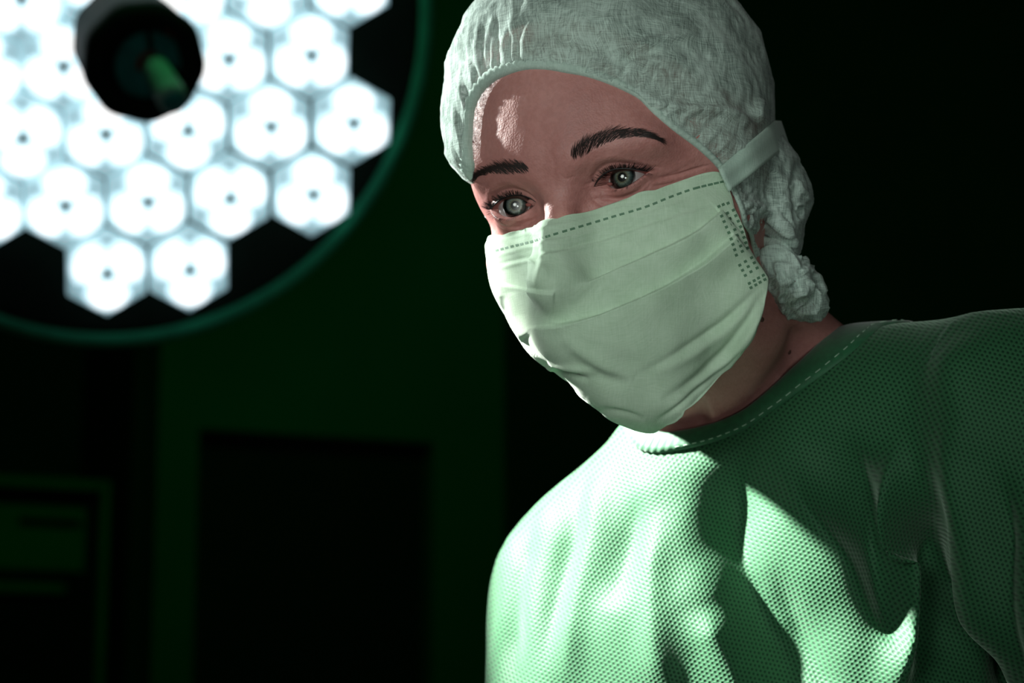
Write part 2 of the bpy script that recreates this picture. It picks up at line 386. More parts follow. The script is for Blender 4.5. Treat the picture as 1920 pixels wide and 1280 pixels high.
# equipment cabinet standing in the alcove at the left: dark carcass, pale frame, a dim panel behind the glass
cu1, cz1 = wall_hit(252, 868); cuL = ul - 1.2; CN0, CN1 = -.62, -.2
cab = empty('equipment_cabinet', tuple(W0 + .5 * (cuL + cu1) * wu + CN1 * wn))
tag(cab, 'dark equipment cabinet with thin green frame at far left beside the doorway', 'cabinet')
dpart('carcass', [wbox(cuL, cu1 - .002, 0, cz1 - .002, CN0, CN1 - .04)], M['black'], cab, .004)
dpart('frame_upright', [wbox(cu1 - .016, cu1, 0, cz1, CN1 - .04, CN1)], M['frame'], cab, .003)
dpart('frame_rail', [wbox(cuL, cu1 - .017, cz1 - .02, cz1, CN1 - .04, CN1 - .002)], M['frame'], cab, .003)
pu0, pz1 = wall_hit(15, 908); pu1, pz0 = wall_hit(205, 1045)
dpart('panel', [wbox(pu0, pu1, pz0, pz1, CN1 - .04, CN1 - .028)], M['frame'], cab, .003)
dpart('panel', [wbox(pu0 + .055, pu1 - .01, pz1 - .035, pz1 - .022, CN1 - .028, CN1 - .02)], M['black'], cab, .002)
_, sz = wall_hit(100, 1072)
dpart('shelf_edge', [wbox(cuL, cu1 - .07, sz - .012, sz + .006, CN1 - .04, CN1 - .02)], M['frame'], cab, .002)

# ------------------------------------------------------------------ operating lamp
DL = 2.7; LC = pix(222, 42, DL)
mm = DL / F                                   # metres per pixel at the lamp
ln = -LC / np.linalg.norm(LC); ln = ln + np.array([.13, 0, -.17]); ln /= np.linalg.norm(ln)
lx = np.cross(ln, np.array([0, 0, 1.0])); lx = -lx / np.linalg.norm(lx); ly = np.cross(lx, ln); ly = ly if ly[2] > 0 else -ly
lx = lx if lx[0] > 0 else -lx
def lamp_pt(px, py, n):                       # pixel -> point on the lamp plane raised by n
    d = pix(px, py, 1.0); o = LC + ln * n; t = (o @ ln) / (d @ ln); return d * t
def lampP(A): A = np.asarray(A, float); return LC + A[:, :1] * lx + A[:, 1:2] * ly + A[:, 2:3] * ln
lamp = empty('operating_lamp', tuple(c2w(LC)[0]))
tag(lamp, 'round operating lamp with glowing hexagonal LED modules and dark central hub', 'surgical lamp')
RX, RY = 588 * mm * 1.02, 608 * mm * 1.03
def lathe(prof, n=96, sx=1., sy=1.):
    a = np.linspace(0, 2 * np.pi, n, endpoint=False); V = []
    for r, z in prof: V.append(np.stack([r * np.cos(a) * sx, r * np.sin(a) * sy, np.full(n, z)], 1))
    return np.vstack(V), grid_faces(len(prof), n, True).tolist()
def lamp_part(name, V, Fc, m, parent=lamp, smooth=True, bev=0):
    o = mesh_obj(name, lampP(V), Fc, m, parent, smooth)
    if bev: bevel(o, bev)
    return o
V, Fc = lathe([(.0, -.05), (RX * .99, -.05), (RX * 1.0, -.03), (RX * .985, -.012), (RX * .955, -.018), (RX * .3, -.02), (0.0, -.02)], 128, 1, RY / RX)
lamp_part('housing', V, Fc, M['housing'])
a = np.linspace(0, 2 * np.pi, 160, endpoint=False)
ring = np.stack([RX * np.cos(a), RY * np.sin(a), np.zeros(160) - .012], 1)
V, Fc = tube(ring, .0085, 10, closed=True); lamp_part('rim', V, Fc, M['rim'])
# LED modules: pointy-top hexagons on a lattice, three lenses each
P0 = np.array([586.4, 363.8]); A1 = np.array([157.2, -7.2]) * .985; A2 = np.array([-76.8, 136.0]) * .985
hexR = 89 * mm * .985; rot = math.radians(2.5)
plate_me = lens_me = node_me = None
flip_up = {(0, 0), (0, -1), (-1, -2), (-1, -1), (-3, 0)}
def local_obj(name, me_src, V, Fc, mat, parent, P, smooth=True, rotz=0.):
    """object placed on the lamp plane, mesh data in lamp axes"""
    me = me_src
    if me is None:
        me = bpy.data.meshes.new(name); me.from_pydata(np.asarray(V).tolist(), [], Fc); me.update(); me.materials.append(mat)
        if smooth: me.polygons.foreach_set('use_smooth', [True] * len(me.polygons))
    o = bpy.data.objects.new(name, me); COL.objects.link(o)
    c, s = math.cos(rotz), math.sin(rotz)
    ax = np.stack([(lx * c + ly * s), (-lx * s + ly * c), ln], 1); ax = RC @ ax
    Mx = Matrix([[*ax[0], 0], [*ax[1], 0], [*ax[2], 0], [0, 0, 0, 1]]); Mx.translation = Vector(c2w(P)[0])
    o.parent = parent; pw = parent['_w'] if False else parent.matrix_basis
    o.matrix_basis = pw.inverted() @ Mx if parent is lamp else Mx
    return o, Mx
hx = [(hexR * math.sin(k * math.pi / 3), hexR * math.cos(k * math.pi / 3)) for k in range(6)]
Vp = [(x * .985, y * .985, -.012) for x, y in hx] + [(x * .985, y * .985, -.004) for x, y in hx] + [(x * .9, y * .9, 0.0) for x, y in hx]
Fp = [[k, (k + 1) % 6, 6 + (k + 1) % 6, 6 + k] for k in range(6)] + [[6 + k, 6 + (k + 1) % 6, 12 + (k + 1) % 6, 12 + k] for k in range(6)] + [[12 + k for k in range(6)]]
# one lens: a plump rounded kite filling a third of the hexagon, domed
def lens_mesh():
    ring_n = 28; prof = [(1, 0), (.96, .004), (.8, .0085), (.5, .012), (.0, .0135)]; V = []
    for s, z in prof:
        for k in range(ring_n):
            t = 2 * math.pi * k / ring_n; ct, st_ = math.cos(t), math.sin(t); pw = 1.75
            rr_ = hexR / ((abs(ct) / .38) ** pw + (abs(st_) / .515) ** pw) ** (1 / pw)
            V.append((s * rr_ * ct, s * rr_ * st_, z))
    return V, grid_faces(len(prof), ring_n, True).tolist()
Vl, Fl = lens_mesh()
Vn = [(math.cos(k * 2.0944) * hexR * .17, math.sin(k * 2.0944) * hexR * .17, z) for z in (0, .006) for k in range(3)]
Fn = [[0, 1, 4, 3], [1, 2, 5, 4], [2, 0, 3, 5], [3, 4, 5]]
for i in range(-7, 4):
    for j in range(-7, 4):
        c = P0 + i * A1 + j * A2
        if np.hypot(c[0] - 222, c[1] - 42) > 503 or np.hypot(c[0] - 240, c[1] - 70) < 40: continue
        m, Mw = local_obj('led_module', plate_me, Vp, Fp, M['plate'], lamp, lamp_pt(c[0], c[1], 0.0), False, rot); plate_me = m.data
        up = ((i * 2 + j * 3 + i * j) % 2 == 0); up = True if (i, j) in flip_up else (False if (i, j) in {(-1, 1), (-2, 1), (-1, 0)} else up)
        th0 = math.pi / 2 if up else -math.pi / 2
        for k in range(3):
            th = th0 + k * 2 * math.pi / 3
            o = bpy.data.objects.new('lens', lens_me or bpy.data.meshes.new('lens')); COL.objects.link(o)
            if lens_me is None:
                lens_me = o.data; lens_me.from_pydata(Vl, [], Fl); lens_me.update(); lens_me.materials.append(M['lens']); lens_me.polygons.foreach_set('use_smooth', [True] * len(lens_me.polygons))
            o.parent = m; o.matrix_basis = Matrix.Translation((hexR * .485 * math.cos(th), hexR * .485 * math.sin(th), .0005)) @ Matrix.Rotation(th, 4, 'Z')
        o = bpy.data.objects.new('socket', node_me or bpy.data.meshes.new('socket')); COL.objects.link(o)
        if node_me is None: node_me = o.data; node_me.from_pydata(Vn, [], Fn); node_me.update(); node_me.materials.append(M['node'])
        o.parent = m; o.matrix_basis = Matrix.Rotation(th0 + math.pi, 4, 'Z') @ Matrix.Translation((0, 0, .0004))
# central hub: dark faceted drum, teal socket disc, steel handle pointing towards the camera's right
hubn = .16; hc = lamp_pt(272, 118, hubn)
def hubP(A):
    A = np.asarray(A, float); return hc + A[:, :1] * lx + A[:, 1:2] * ly + A[:, 2:3] * ln
hr = 118 * mm * (hc[1] / DL)
def hub_part(name, V, Fc, m, parent=lamp, smooth=True):
    return mesh_obj(name, hubP(V), Fc, m, parent, smooth)
a12 = np.linspace(0, 2 * np.pi, 12, endpoint=False) + .2
def ring12(r, z, n=48):
    a = np.linspace(0, 2 * np.pi, n, endpoint=False); f = 1 - .035 * (1 - np.cos(9 * a + .5)) / 2
    return np.stack([r * f * np.cos(a), r * f * np.sin(a), np.full(n, z)], 1)
prof = [(.93, -.15), (.97, -.03), (1.0, -.012), (.97, 0), (.72, .003), (.60, .0), (.57, -.012), (.0, -.012)]
V = np.vstack([ring12(hr * r, z) for r, z in prof]); hub = hub_part('hub', V, grid_faces(len(prof), 48, True).tolist(), M['hub'])
V, Fc = lathe([(hr * .56, -.0125), (hr * .55, -.007), (hr * .2, -.004), (0, -.004)], 40)
V[:, 0] += hr * .10; V[:, 1] -= hr * .08
hub_part('socket_disc', V, Fc, M['teal'], hub)
for ang, ln_ in ((math.radians(100), .5), (math.radians(-25), .5)):
    V, Fc = box((0, -.003, -.006), (hr * ln_, .003, -.0015)); c, s = math.cos(ang), math.sin(ang)
    V = np.stack([V[:, 0] * c - V[:, 1] * s + hr * .12, V[:, 0] * s + V[:, 1] * c + hr * .05, V[:, 2]], 1); hub_part('spoke', V, Fc, M['hub'], hub, False)
def arc(r, a0, a1, w, z):
    t = np.linspace(math.radians(a0), math.radians(a1), 14); P = np.stack([r * np.cos(t) + hr * .1, r * np.sin(t) - hr * .05, np.full(14, z)], 1)
    return tube(P, w, 6)
V, Fc = arc(hr * .62, 28, 72, .0035, -.002); hub_part('red_seal', V, Fc, M['red'], hub)
V, Fc = arc(hr * .2, 70, 200, .003, -.001); hub_part('red_seal', V, Fc, M['red'], hub)
t = np.linspace(0, 1, 8)[:, None]; pa = np.array([hr * .14, -hr * .02, -.004]); pb = np.array([hr * .36, -hr * .44, .055])
V, Fc = tube(pa + (pb - pa) * t, np.linspace(.0135, .0165, 8), 20); hub_part('handle', V, Fc, M['sleeve'], hub)
d = (pb - pa) / np.linalg.norm(pb - pa); V, Fc = tube(pb + d * np.linspace(-.001, .003, 3)[:, None], .0125, 20); hub_part('handle_cap', V, Fc, M['teal'], hub)
# arm that carries the lamp, behind the housing and up out of the picture
V, Fc = tube(catmull([(0, .02, -.04), (0, .05, -.16), (-.02, .25, -.22), (-.02, .9, -.22)], 20), .03, 14); lamp_part('support_arm', V, Fc, M['housing'])

# ------------------------------------------------------------------ the surgeon: pose of the head
# head axes in mm: x her left, y forward, z up, origin between the ears at eye height
def rot(a, b, c):
    ca, sa, cb, sb, cc, sc = math.cos(a), math.sin(a), math.cos(b), math.sin(b), math.cos(c), math.sin(c)
    return np.array([[cc, 0, sc], [0, 1, 0], [-sc, 0, cc]]) @ np.array([[1, 0, 0], [0, cb, -sb], [0, sb, cb]]) @ np.array([[ca, -sa, 0], [sa, ca, 0], [0, 0, 1]])
HR = rot(math.radians(-27), math.radians(-1), math.radians(-13.5)); HT = np.array([67., 1345., 82.])
def pose(P): return ((np.atleast_2d(P) * np.array([1, -1, 1])) @ HR.T + HT) / 1000
# small in-plane adjustments of the generic head to this sitter's proportions (thin plate spline)
LM = [((16, 84, -1), (1119, 346)), ((45, 72, 2), (1212, 321)), ((-16, 84, -1), (1004, 378)), ((-45, 72, 2), (930, 393)),
      ((12, 97, 17), (1074, 299)), ((52, 78, 26), (1228, 254)), ((-12, 97, 17), (988, 322)), ((-54, 72, 24), (886, 328)),
      ((34, 93, 26), (1152, 254)), ((0, 122, -42), (1008, 528)), ((0, 95, -118), (1180, 790)), ((74, -2, 2), (1450, 330)), ((0, 0, 115), (1150, -40)),
      ((0, -100, 10), (1420, 320)), ((-70, 10, 70), (905, 60))]
Aq = proj(pose(np.array([l[0] for l in LM]))); Bq = np.array([l[1] for l in LM], float)
def U(r2): return np.where(r2 > 0, r2 * np.log(r2 + 1e-9), 0)
K = U(((Aq[:, None] - Aq[None]) ** 2).sum(-1) / 1e4) + 2.0 * np.eye(len(Aq)); Pm = np.c_[np.ones(len(Aq)), Aq / 100]
TW = np.linalg.solve(np.block([[K, Pm], [Pm.T, np.zeros((3, 3))]]), np.vstack([Bq - Aq, np.zeros((3, 2))]))
def warp_c(C):
    q = proj(C); k = U(((q[:, None] - Aq[None]) ** 2).sum(-1) / 1e4); d = np.c_[k, np.ones(len(q)), q / 100] @ TW
    m_ = np.linalg.norm(d, axis=1, keepdims=True) + 1e-9; d *= 80 * np.tanh(m_ / 80) / m_
    D = C.copy(); D[:, 0] += d[:, 0] / F * C[:, 1]; D[:, 2] -= d[:, 1] / F * C[:, 1]; return D
def h2c(P): return warp_c(pose(P))

person = empty('person', tuple(c2w(pix(1480, 1250, 1.42))[0]))
person.location.z = 0
tag(person, 'person in green surgical gown, pale face mask and hair cap, looking down to the left', 'person')

def loop_fn(pts):
    """periodic alpha(beta) through (alpha, beta) points"""
    P = sorted([(b % (2 * math.pi), a) for a, b in pts]); b = np.array([p[0] for p in P]); a = np.array([p[1] for p in P])
    return lambda x: np.interp(np.asarray(x) % (2 * np.pi), np.r_[b - 2 * np.pi, b, b + 2 * np.pi], np.r_[a, a, a])
def smooth_loop(fn, n, k):
    x = np.linspace(0, 2 * np.pi, n, endpoint=False); y = fn(x)
    for _ in range(k): y = .25 * np.roll(y, 1) + .5 * y + .25 * np.roll(y, -1)
    return lambda z: np.interp(np.asarray(z) % (2 * np.pi), np.r_[x, 2 * np.pi], np.r_[y, y[0]])
def smooth_l(a, b): return smooth_loop(loop_fn(list(zip(a, b))), 720, 30)
# ------------------------------------------------------------------ the form of the gown (camera aligned metres)
SL = pix(1935, 805, 1.31); SR = pix(1118, 1130, 1.46); NK = pix(1400, 800, 1.42)
g_s = (SL - SR) / np.linalg.norm(SL - SR); g_d = pix(1640, 1500, 1.42) - NK; g_d -= g_s * (g_d @ g_s); g_d /= np.linalg.norm(g_d); g_n = np.cross(g_s, g_d); g_n = g_n if g_n[1] < 0 else -g_n
CH = pix(1500, 1400, 1.43)
def gown_sdf(P):
    d = cap(P, NK, SL, .053, .062); d = smin(d, cap(P, pix(1392, 895, 1.42), SR, .052, .056), .03)
    L = P - CH; L = np.stack([L @ g_s, L @ g_n, L @ g_d], -1); d = smin(d, ell(L, (0, 0, 0), (.155, .125, .205)), .04)
    d = smin(d, cap(P, pix(1560, 1400, 1.44), pix(1680, 2100, 1.42), .115, .15), .06)
    d = smin(d, cap(P, SR, pix(1078, 1720, 1.39), .060, .062), .028)
    d = smin(d, cap(P, SL, pix(2210, 1500, 1.22), .062, .058), .022)
    return d
def gown_grad(P):
    e = 1e-4; return np.stack([gown_sdf(P + np.eye(3)[k] * e) - gown_sdf(P - np.eye(3)[k] * e) for k in range(3)], -1) / (2 * e)
NAX = pix(1400, 640, 1.40) - NK; NAX /= np.linalg.norm(NAX)
NU = np.cross(NAX, [0, 1., 0]); NU /= np.linalg.norm(NU); NU = NU if NU[0] > 0 else -NU; NV = np.cross(NU, NAX); NV = NV if NV[1] < 0 else -NV      # NU to picture right, NV towards the camera
def nk_polar(P):
    D = P - NK; D = D / np.linalg.norm(D, axis=-1, keepdims=True); return np.arccos(np.clip(D @ NAX, -1, 1)), np.arctan2(D @ NV, D @ NU)
def nk_dir(al, be): return np.cos(al)[:, None] * NAX + np.sin(al)[:, None] * (np.cos(be)[:, None] * NU + np.sin(be)[:, None] * NV)
def sdf_hit(px_, py_):
    d = pix(px_, py_, 1.0); d /= np.linalg.norm(d); t = 1.0
    for _ in range(200):
        v = gown_sdf((d * t)[None])[0]; t += v * .7
        if v < 1e-5: break
    return d * t
neck_px = [(1206, 842), (1232, 846), (1265, 842), (1330, 828), (1395, 803), (1440, 772), (1500, 727), (1560, 682), (1615, 634), (1640, 612)]
nk_pts = [sdf_hit(*p) for p in neck_px] + [pix(1205, 800, 1.41), pix(1245, 765, 1.46), pix(1400, 725, 1.50), pix(1560, 680, 1.47)]
na, nbt = nk_polar(np.array(nk_pts))
# ------------------------------------------------------------------ body: head, neck, shoulders in one surface
EC = np.array([31., 70., 0.]); ER = 12.0
def head_sdf(P):
    X = P.copy(); X[:, 0] = np.sqrt(X[:, 0] ** 2 + 20) - 1
    d = ell(X, (0, -8, 30), (74, 97, 84))
    d = smin(d, ell(X, (0, 34, 26), (60, 57, 44)), 30)
    d = smin(d, ell(X, (0, 32, -38), (56, 54, 62)), 18)
    d = smin(d, ell(X, (41, 46, -25), (21, 22, 15)), 14)
    d = smin(d, ell(X, (0, 34, -80), (47, 54, 42)), 14)
    d = smin(d, ell(X, (0, 78, -104), (20, 17, 16)), 14)
    d = smin(d, cap(X, (9, 88, 19), (43, 77, 23), 8.5, 8), 11)                   # brow ridge
    d = smax(d, -ell(X, (31, 97, -3), (20, 19, 14)), 9)                          # eye socket
    d = smin(d, cap(X, (0, 87, 8), (0, 102, -38), 6.5, 8.5), 9)                   # nose
    d = smin(d, ell(X, (10, 92, -42), (7, 10, 7)), 6)
    ec = np.where(P[:, 0] > 0, 29.0, 31.0); d = smin(d, np.sqrt((X[:, 0] - ec) ** 2 + (X[:, 1] - EC[1]) ** 2 + X[:, 2] ** 2) - 13.6, 4.0)                      # lids over the eyeball
    return d
# how the eye opens, in mm from the eyeball centre (a outwards, b up)
LW = 30.5; LA = 15.5
def lid_up(a):
    t = np.clip((a + LA) / LW, 0, 1); return -.6 + 3.4 * t + 6.2 * np.sin(np.pi * t ** .82) ** .85
def lid_lo(a):
    t = np.clip((a + LA) / LW, 0, 1); return -.6 + 3.4 * t - 5.6 * np.sin(np.pi * t ** 1.12) ** .9
HO = np.array([0., 8., 0.])
def axis_samples(knots):
    out = [knots[0][0]]
    for (a, s), (b, _) in zip(knots[:-1], knots[1:]):
        n = max(1, int(round((b - a) / s))); out += list(np.linspace(a, b, n + 1)[1:])
    return np.array(out)
TH = np.radians(axis_samples([(-180, 4), (-75, 1.2), (-48, .34), (48, 1.0), (100, 4), (180, 1)])[:-1])
EL = np.radians(axis_samples([(-90, 4), (-58, 2), (-26, .8), (-16, .34), (20, .7), (40, 2), (60, 4), (88, 1)]))[::-1]
t, e = np.meshgrid(TH, EL); nr, nc = t.shape
# below the eyes the rows swing so that they follow jaw in front and nape behind
fr = (1 + np.cos(t)) / 2; low = np.clip(-e / (math.pi / 2), 0, 1)
e = np.where(e < 0, -low * (np.radians(34) + np.radians(30) * fr) * (1 + .0 * fr) * 1.0 - 0 * e, e)
e = np.where(EL[:, None] < 0, np.where(EL[:, None] > -np.radians(26), EL[:, None], -(np.radians(26) + (-EL[:, None] - np.radians(26)) / np.radians(64) * (np.radians(2) + np.radians(38) * fr))), e)
D = np.stack([np.cos(e) * np.sin(t), np.cos(e) * np.cos(t), np.sin(e)], -1).reshape(-1, 3)
r = shoot(head_sdf, HO, D, 20, 190); HV = HO + D * r[:, None]
# fine relief of lids, creases and brow, in mm along the ray
sx = np.sign(HV[:, 0]) + (HV[:, 0] == 0); aa = np.abs(HV[:, 0]) - np.where(HV[:, 0] > 0, 29.0, 31.0); bb = HV[:, 2] - EC[2]; front = (HV[:, 1] > 50) & (np.abs(aa) < 24)
g = lambda x, s: np.exp(-(x / s) ** 2)
disp = np.zeros(len(HV)); LW = np.where(sx > 0, 27.0, 29.5); LA = np.where(sx > 0, 13.5, 15.5)
tt_ = np.clip((aa + 17) / 34, 0, 1); arch = np.sin(np.pi * np.clip((aa + 17) / 35, 0, 1)) ** .6
crease = lid_up(aa) + 2.1 + 1.6 * np.clip(arch, 0, 1)
disp -= 1.25 * g(bb - crease, .75) * arch * (np.abs(aa) < 17)
disp += 1.0 * g(bb - crease - 2.4, 2.0) * arch
disp += .5 * g(bb - lid_up(aa) - .7, .8) * arch + .55 * g(bb - lid_lo(aa) + .8, .9) * arch
lo2 = lid_lo(aa) - 5.0 + .10 * aa
disp -= .55 * g(bb - lo2, .8) * arch; disp += .9 * g(bb - lo2 - 2.6, 1.8) * arch
disp -= .45 * g(bb - lo2 + 4.5 - .25 * aa, .7) * sstep(-16, -6, aa) * sstep(20, 8, aa)
disp = np.where(front, disp, 0)
W1, W2 = Wave(14, 30, 3), Wave(14, 9, 5); disp -= 6.0 * sstep(-27, -46, HV[:, 2]) * sstep(0, 40, HV[:, 1])
disp -= 6 * sstep(0, -40, HV[:, 1])
disp += .13 * W1(HV) + .05 * W2(HV)
HV = HV + D * disp[:, None]
hf = grid_faces(nr, nc, True)
# neck and shoulders continue from the lowest ring, in camera aligned metres
HC = h2c(HV)
N0 = pix(1392, 655, 1.395); N1 = pix(1432, 755, 1.425); N2 = pix(1450, 880, 1.445); N3 = pix(1440, 1040, 1.45)
def neck_ring(c, ux, uy, rx, ry):          # ux: towards her left, uy: forward (as theta runs in the head rings)
    return c + np.sin(TH)[:, None] * rx * ux + np.cos(TH)[:, None] * ry * uy
fw = (HR @ np.array([0, -1., 0])); fw[2] = 0; fw /= np.linalg.norm(fw); lf = np.array([-fw[1], fw[0], 0]); lf = lf if lf[0] > 0 else -lf
up_r = np.array([.1, 0, .99])
last = HC[-nc:]
rings = [last,
         neck_ring(N0, lf + np.array([0, 0, .25]), fw + np.array([0, 0, .10]), .056, .056),
         neck_ring(N1, lf + np.array([0, 0, .60]), fw + np.array([0, 0, -.15]), .070, .054),
         neck_ring(N2, lf + np.array([0, 0, .50]), fw + np.array([0, 0, -.3]), .090, .056),
         neck_ring(N3, lf + np.array([0, 0, .40]), fw + np.array([0, 0, -.2]), .130, .066),
         neck_ring(pix(1470, 1350, 1.45), lf + np.array([0, 0, .3]), fw, .125, .075)]
ext = []
KR = np.array(rings)
for k in range(1, 29):
    u = k / 28 * (len(rings) - 1); i = min(int(u), len(rings) - 2); f = u - i
    p0 = KR[max(i - 1, 0)] if i else 2 * KR[0] - KR[1]; p1, p2 = KR[i], KR[i + 1]; p3 = KR[min(i + 2, len(rings) - 1)]
    ext.append(.5 * (2 * p1 + (p2 - p0) * f + (2 * p0 - 5 * p1 + 4 * p2 - p3) * f * f + (3 * p1 - p0 - 3 * p2 + p3) * f ** 3))
ext = np.vstack(ext)
nk_loop = smooth_l(na, nbt)
ea_, eb_ = nk_polar(ext); under = sstep(-.30, -.12, ea_ - nk_loop(eb_))
for _ in range(3):
    v_ = gown_sdf(ext); g_ = gown_grad(ext); g_ /= np.linalg.norm(g_, axis=1, keepdims=True) + 1e-9; ext = ext - g_ * (np.maximum(v_ + .0035, 0) * under)[:, None]
full = np.vstack([HC, ext]).reshape(nr + 28, nc, 3); r0_, r1_ = nr - 14, nr + 16
for _ in range(60):
    full[r0_:r1_] = .5 * full[r0_:r1_] + .25 * (full[r0_ - 1:r1_ - 1] + full[r0_ + 1:r1_ + 1])
HC, ext = full[:nr].reshape(-1, 3), full[nr:].reshape(-1, 3)
# cord of the neck muscle and the hollow behind it
BV = np.vstack([HC, ext]); BF = grid_faces(nr + 28, nc, True)
BF = np.vstack([BF])
nb = vnormals(BV, BF)
if ((nb[:nc * 60] * (BV[:nc * 60] - HC.mean(0))).sum() < 0): BF = BF[:, ::-1]; nb = -nb
q = proj(BV); isneck = np.zeros(len(BV), bool); isneck[nc * (nr - 12):] = True; vis = (nb[:, 1] < .2)
def emboss(V, N, lines, mask):
    q = proj(V); off = np.zeros(len(V))
    for line, wl, wr, h in lines:
        sd, tp = poly_dist(q, line); w = np.where(sd < 0, wl, wr); taper = np.clip(np.sin(np.pi * tp), 0, 1) ** .6
        off += h * np.exp(-(sd / w) ** 2) * taper
    return V + N * (off * mask)[:, None]
BV = emboss(BV, nb, [([(1470, 585), (1440, 650), (1390, 720), (1330, 790)], 26, 22, .007), ([(1500, 610), (1500, 660), (1475, 720)], 22, 26, -.008),
                     ([(1330, 740), (1335, 770), (1330, 800)], 10, 12, .003)], vis & isneck)
# crow's feet, frown lines, lower lid lines
SK = [([(1222, 338), (1262, 330), (1300, 318), (1335, 308)], 3, 3, -.0009), ([(1218, 350), (1255, 345), (1300, 332)], 3, 3, -.0007), ([(1205, 362), (1240, 362), (1290, 345)], 3, 3, -.0006),
      ([(1222, 340), (1262, 325), (1310, 300)], 4, 4, -.0004), ([(1125, 365), (1160, 372), (1200, 358)], 4, 4, -.0006), ([(1100, 350), (1118, 378), (1150, 390), (1190, 385)], 5, 5, -.0007),
      ([(940, 415), (965, 420), (1000, 412), (1020, 395)], 4, 4, -.0006), ([(955, 425), (985, 425), (1015, 412)], 3, 3, -.0004),
      ([(1036, 285), (1040, 315)], 4, 4, -.0003), ([(1048, 325), (1062, 335), (1080, 330)], 3, 3, -.0004)]
HVm = np.zeros(len(BV), bool); HVm[:nc * nr] = True
nb = vnormals(BV, BF); BV = emboss(BV, nb, SK, (nb[:, 1] < .1) & HVm)
body_bvh_pre = BVHTree.FromPolygons(BV.tolist(), BF.tolist())
# open the eyes
val = np.full(len(BV), 10.0); opening = np.minimum(lid_up(aa) - bb, bb - lid_lo(aa)); val[:len(HV)] = np.where((HV[:, 1] > 50) & (np.abs(aa) < 20), -opening, 10)
EYEC = {s: warp_c(pose(np.array([29. if s > 0 else -31., EC[1], EC[2]])))[0] for s in (1, -1)}
BV2, BF2, seg = clip_mesh(BV, BF.tolist(), val)
# lid margins: turn the edge of each opening inwards onto the eyeball
loopv = sorted({i for s_ in seg for i in s_}); inner = {}
BV2 = BV2.tolist()
for i in loopv:
    p = np.array(BV2[i]); s_ = 1 if np.linalg.norm(p - EYEC[1]) < np.linalg.norm(p - EYEC[-1]) else -1; c = EYEC[s_]
    dv = p - c; L_ = np.linalg.norm(dv); tip = dv / L_ * (ER * .985e-3); inner[i] = len(BV2); BV2.append((c + tip * .985 + np.array([0, 0, 0])).tolist())
for a_, b_ in seg: BF2.append([b_, a_, inner[a_], inner[b_]])
BV2 = np.array(BV2)
body = mesh_obj('body', BV2, BF2, M['skin'], person); body['label'] = 'fair reddish skin of face and neck'
lidpts = {1: [], -1: []}
for i in loopv:
    p = BV2[i]; s_ = 1 if np.linalg.norm(p - EYEC[1]) < np.linalg.norm(p - EYEC[-1]) else -1; lidpts[s_].append(p)

def ray_hit(bvh, px, py):
    d = pix(px, py, 1.0); d = d / np.linalg.norm(d); h = bvh.ray_cast(Vector((0, 0, 0)), Vector(d))
    return (np.array(h[0]), np.array(h[1]), h[2]) if h[0] is not None else (None, None, None)

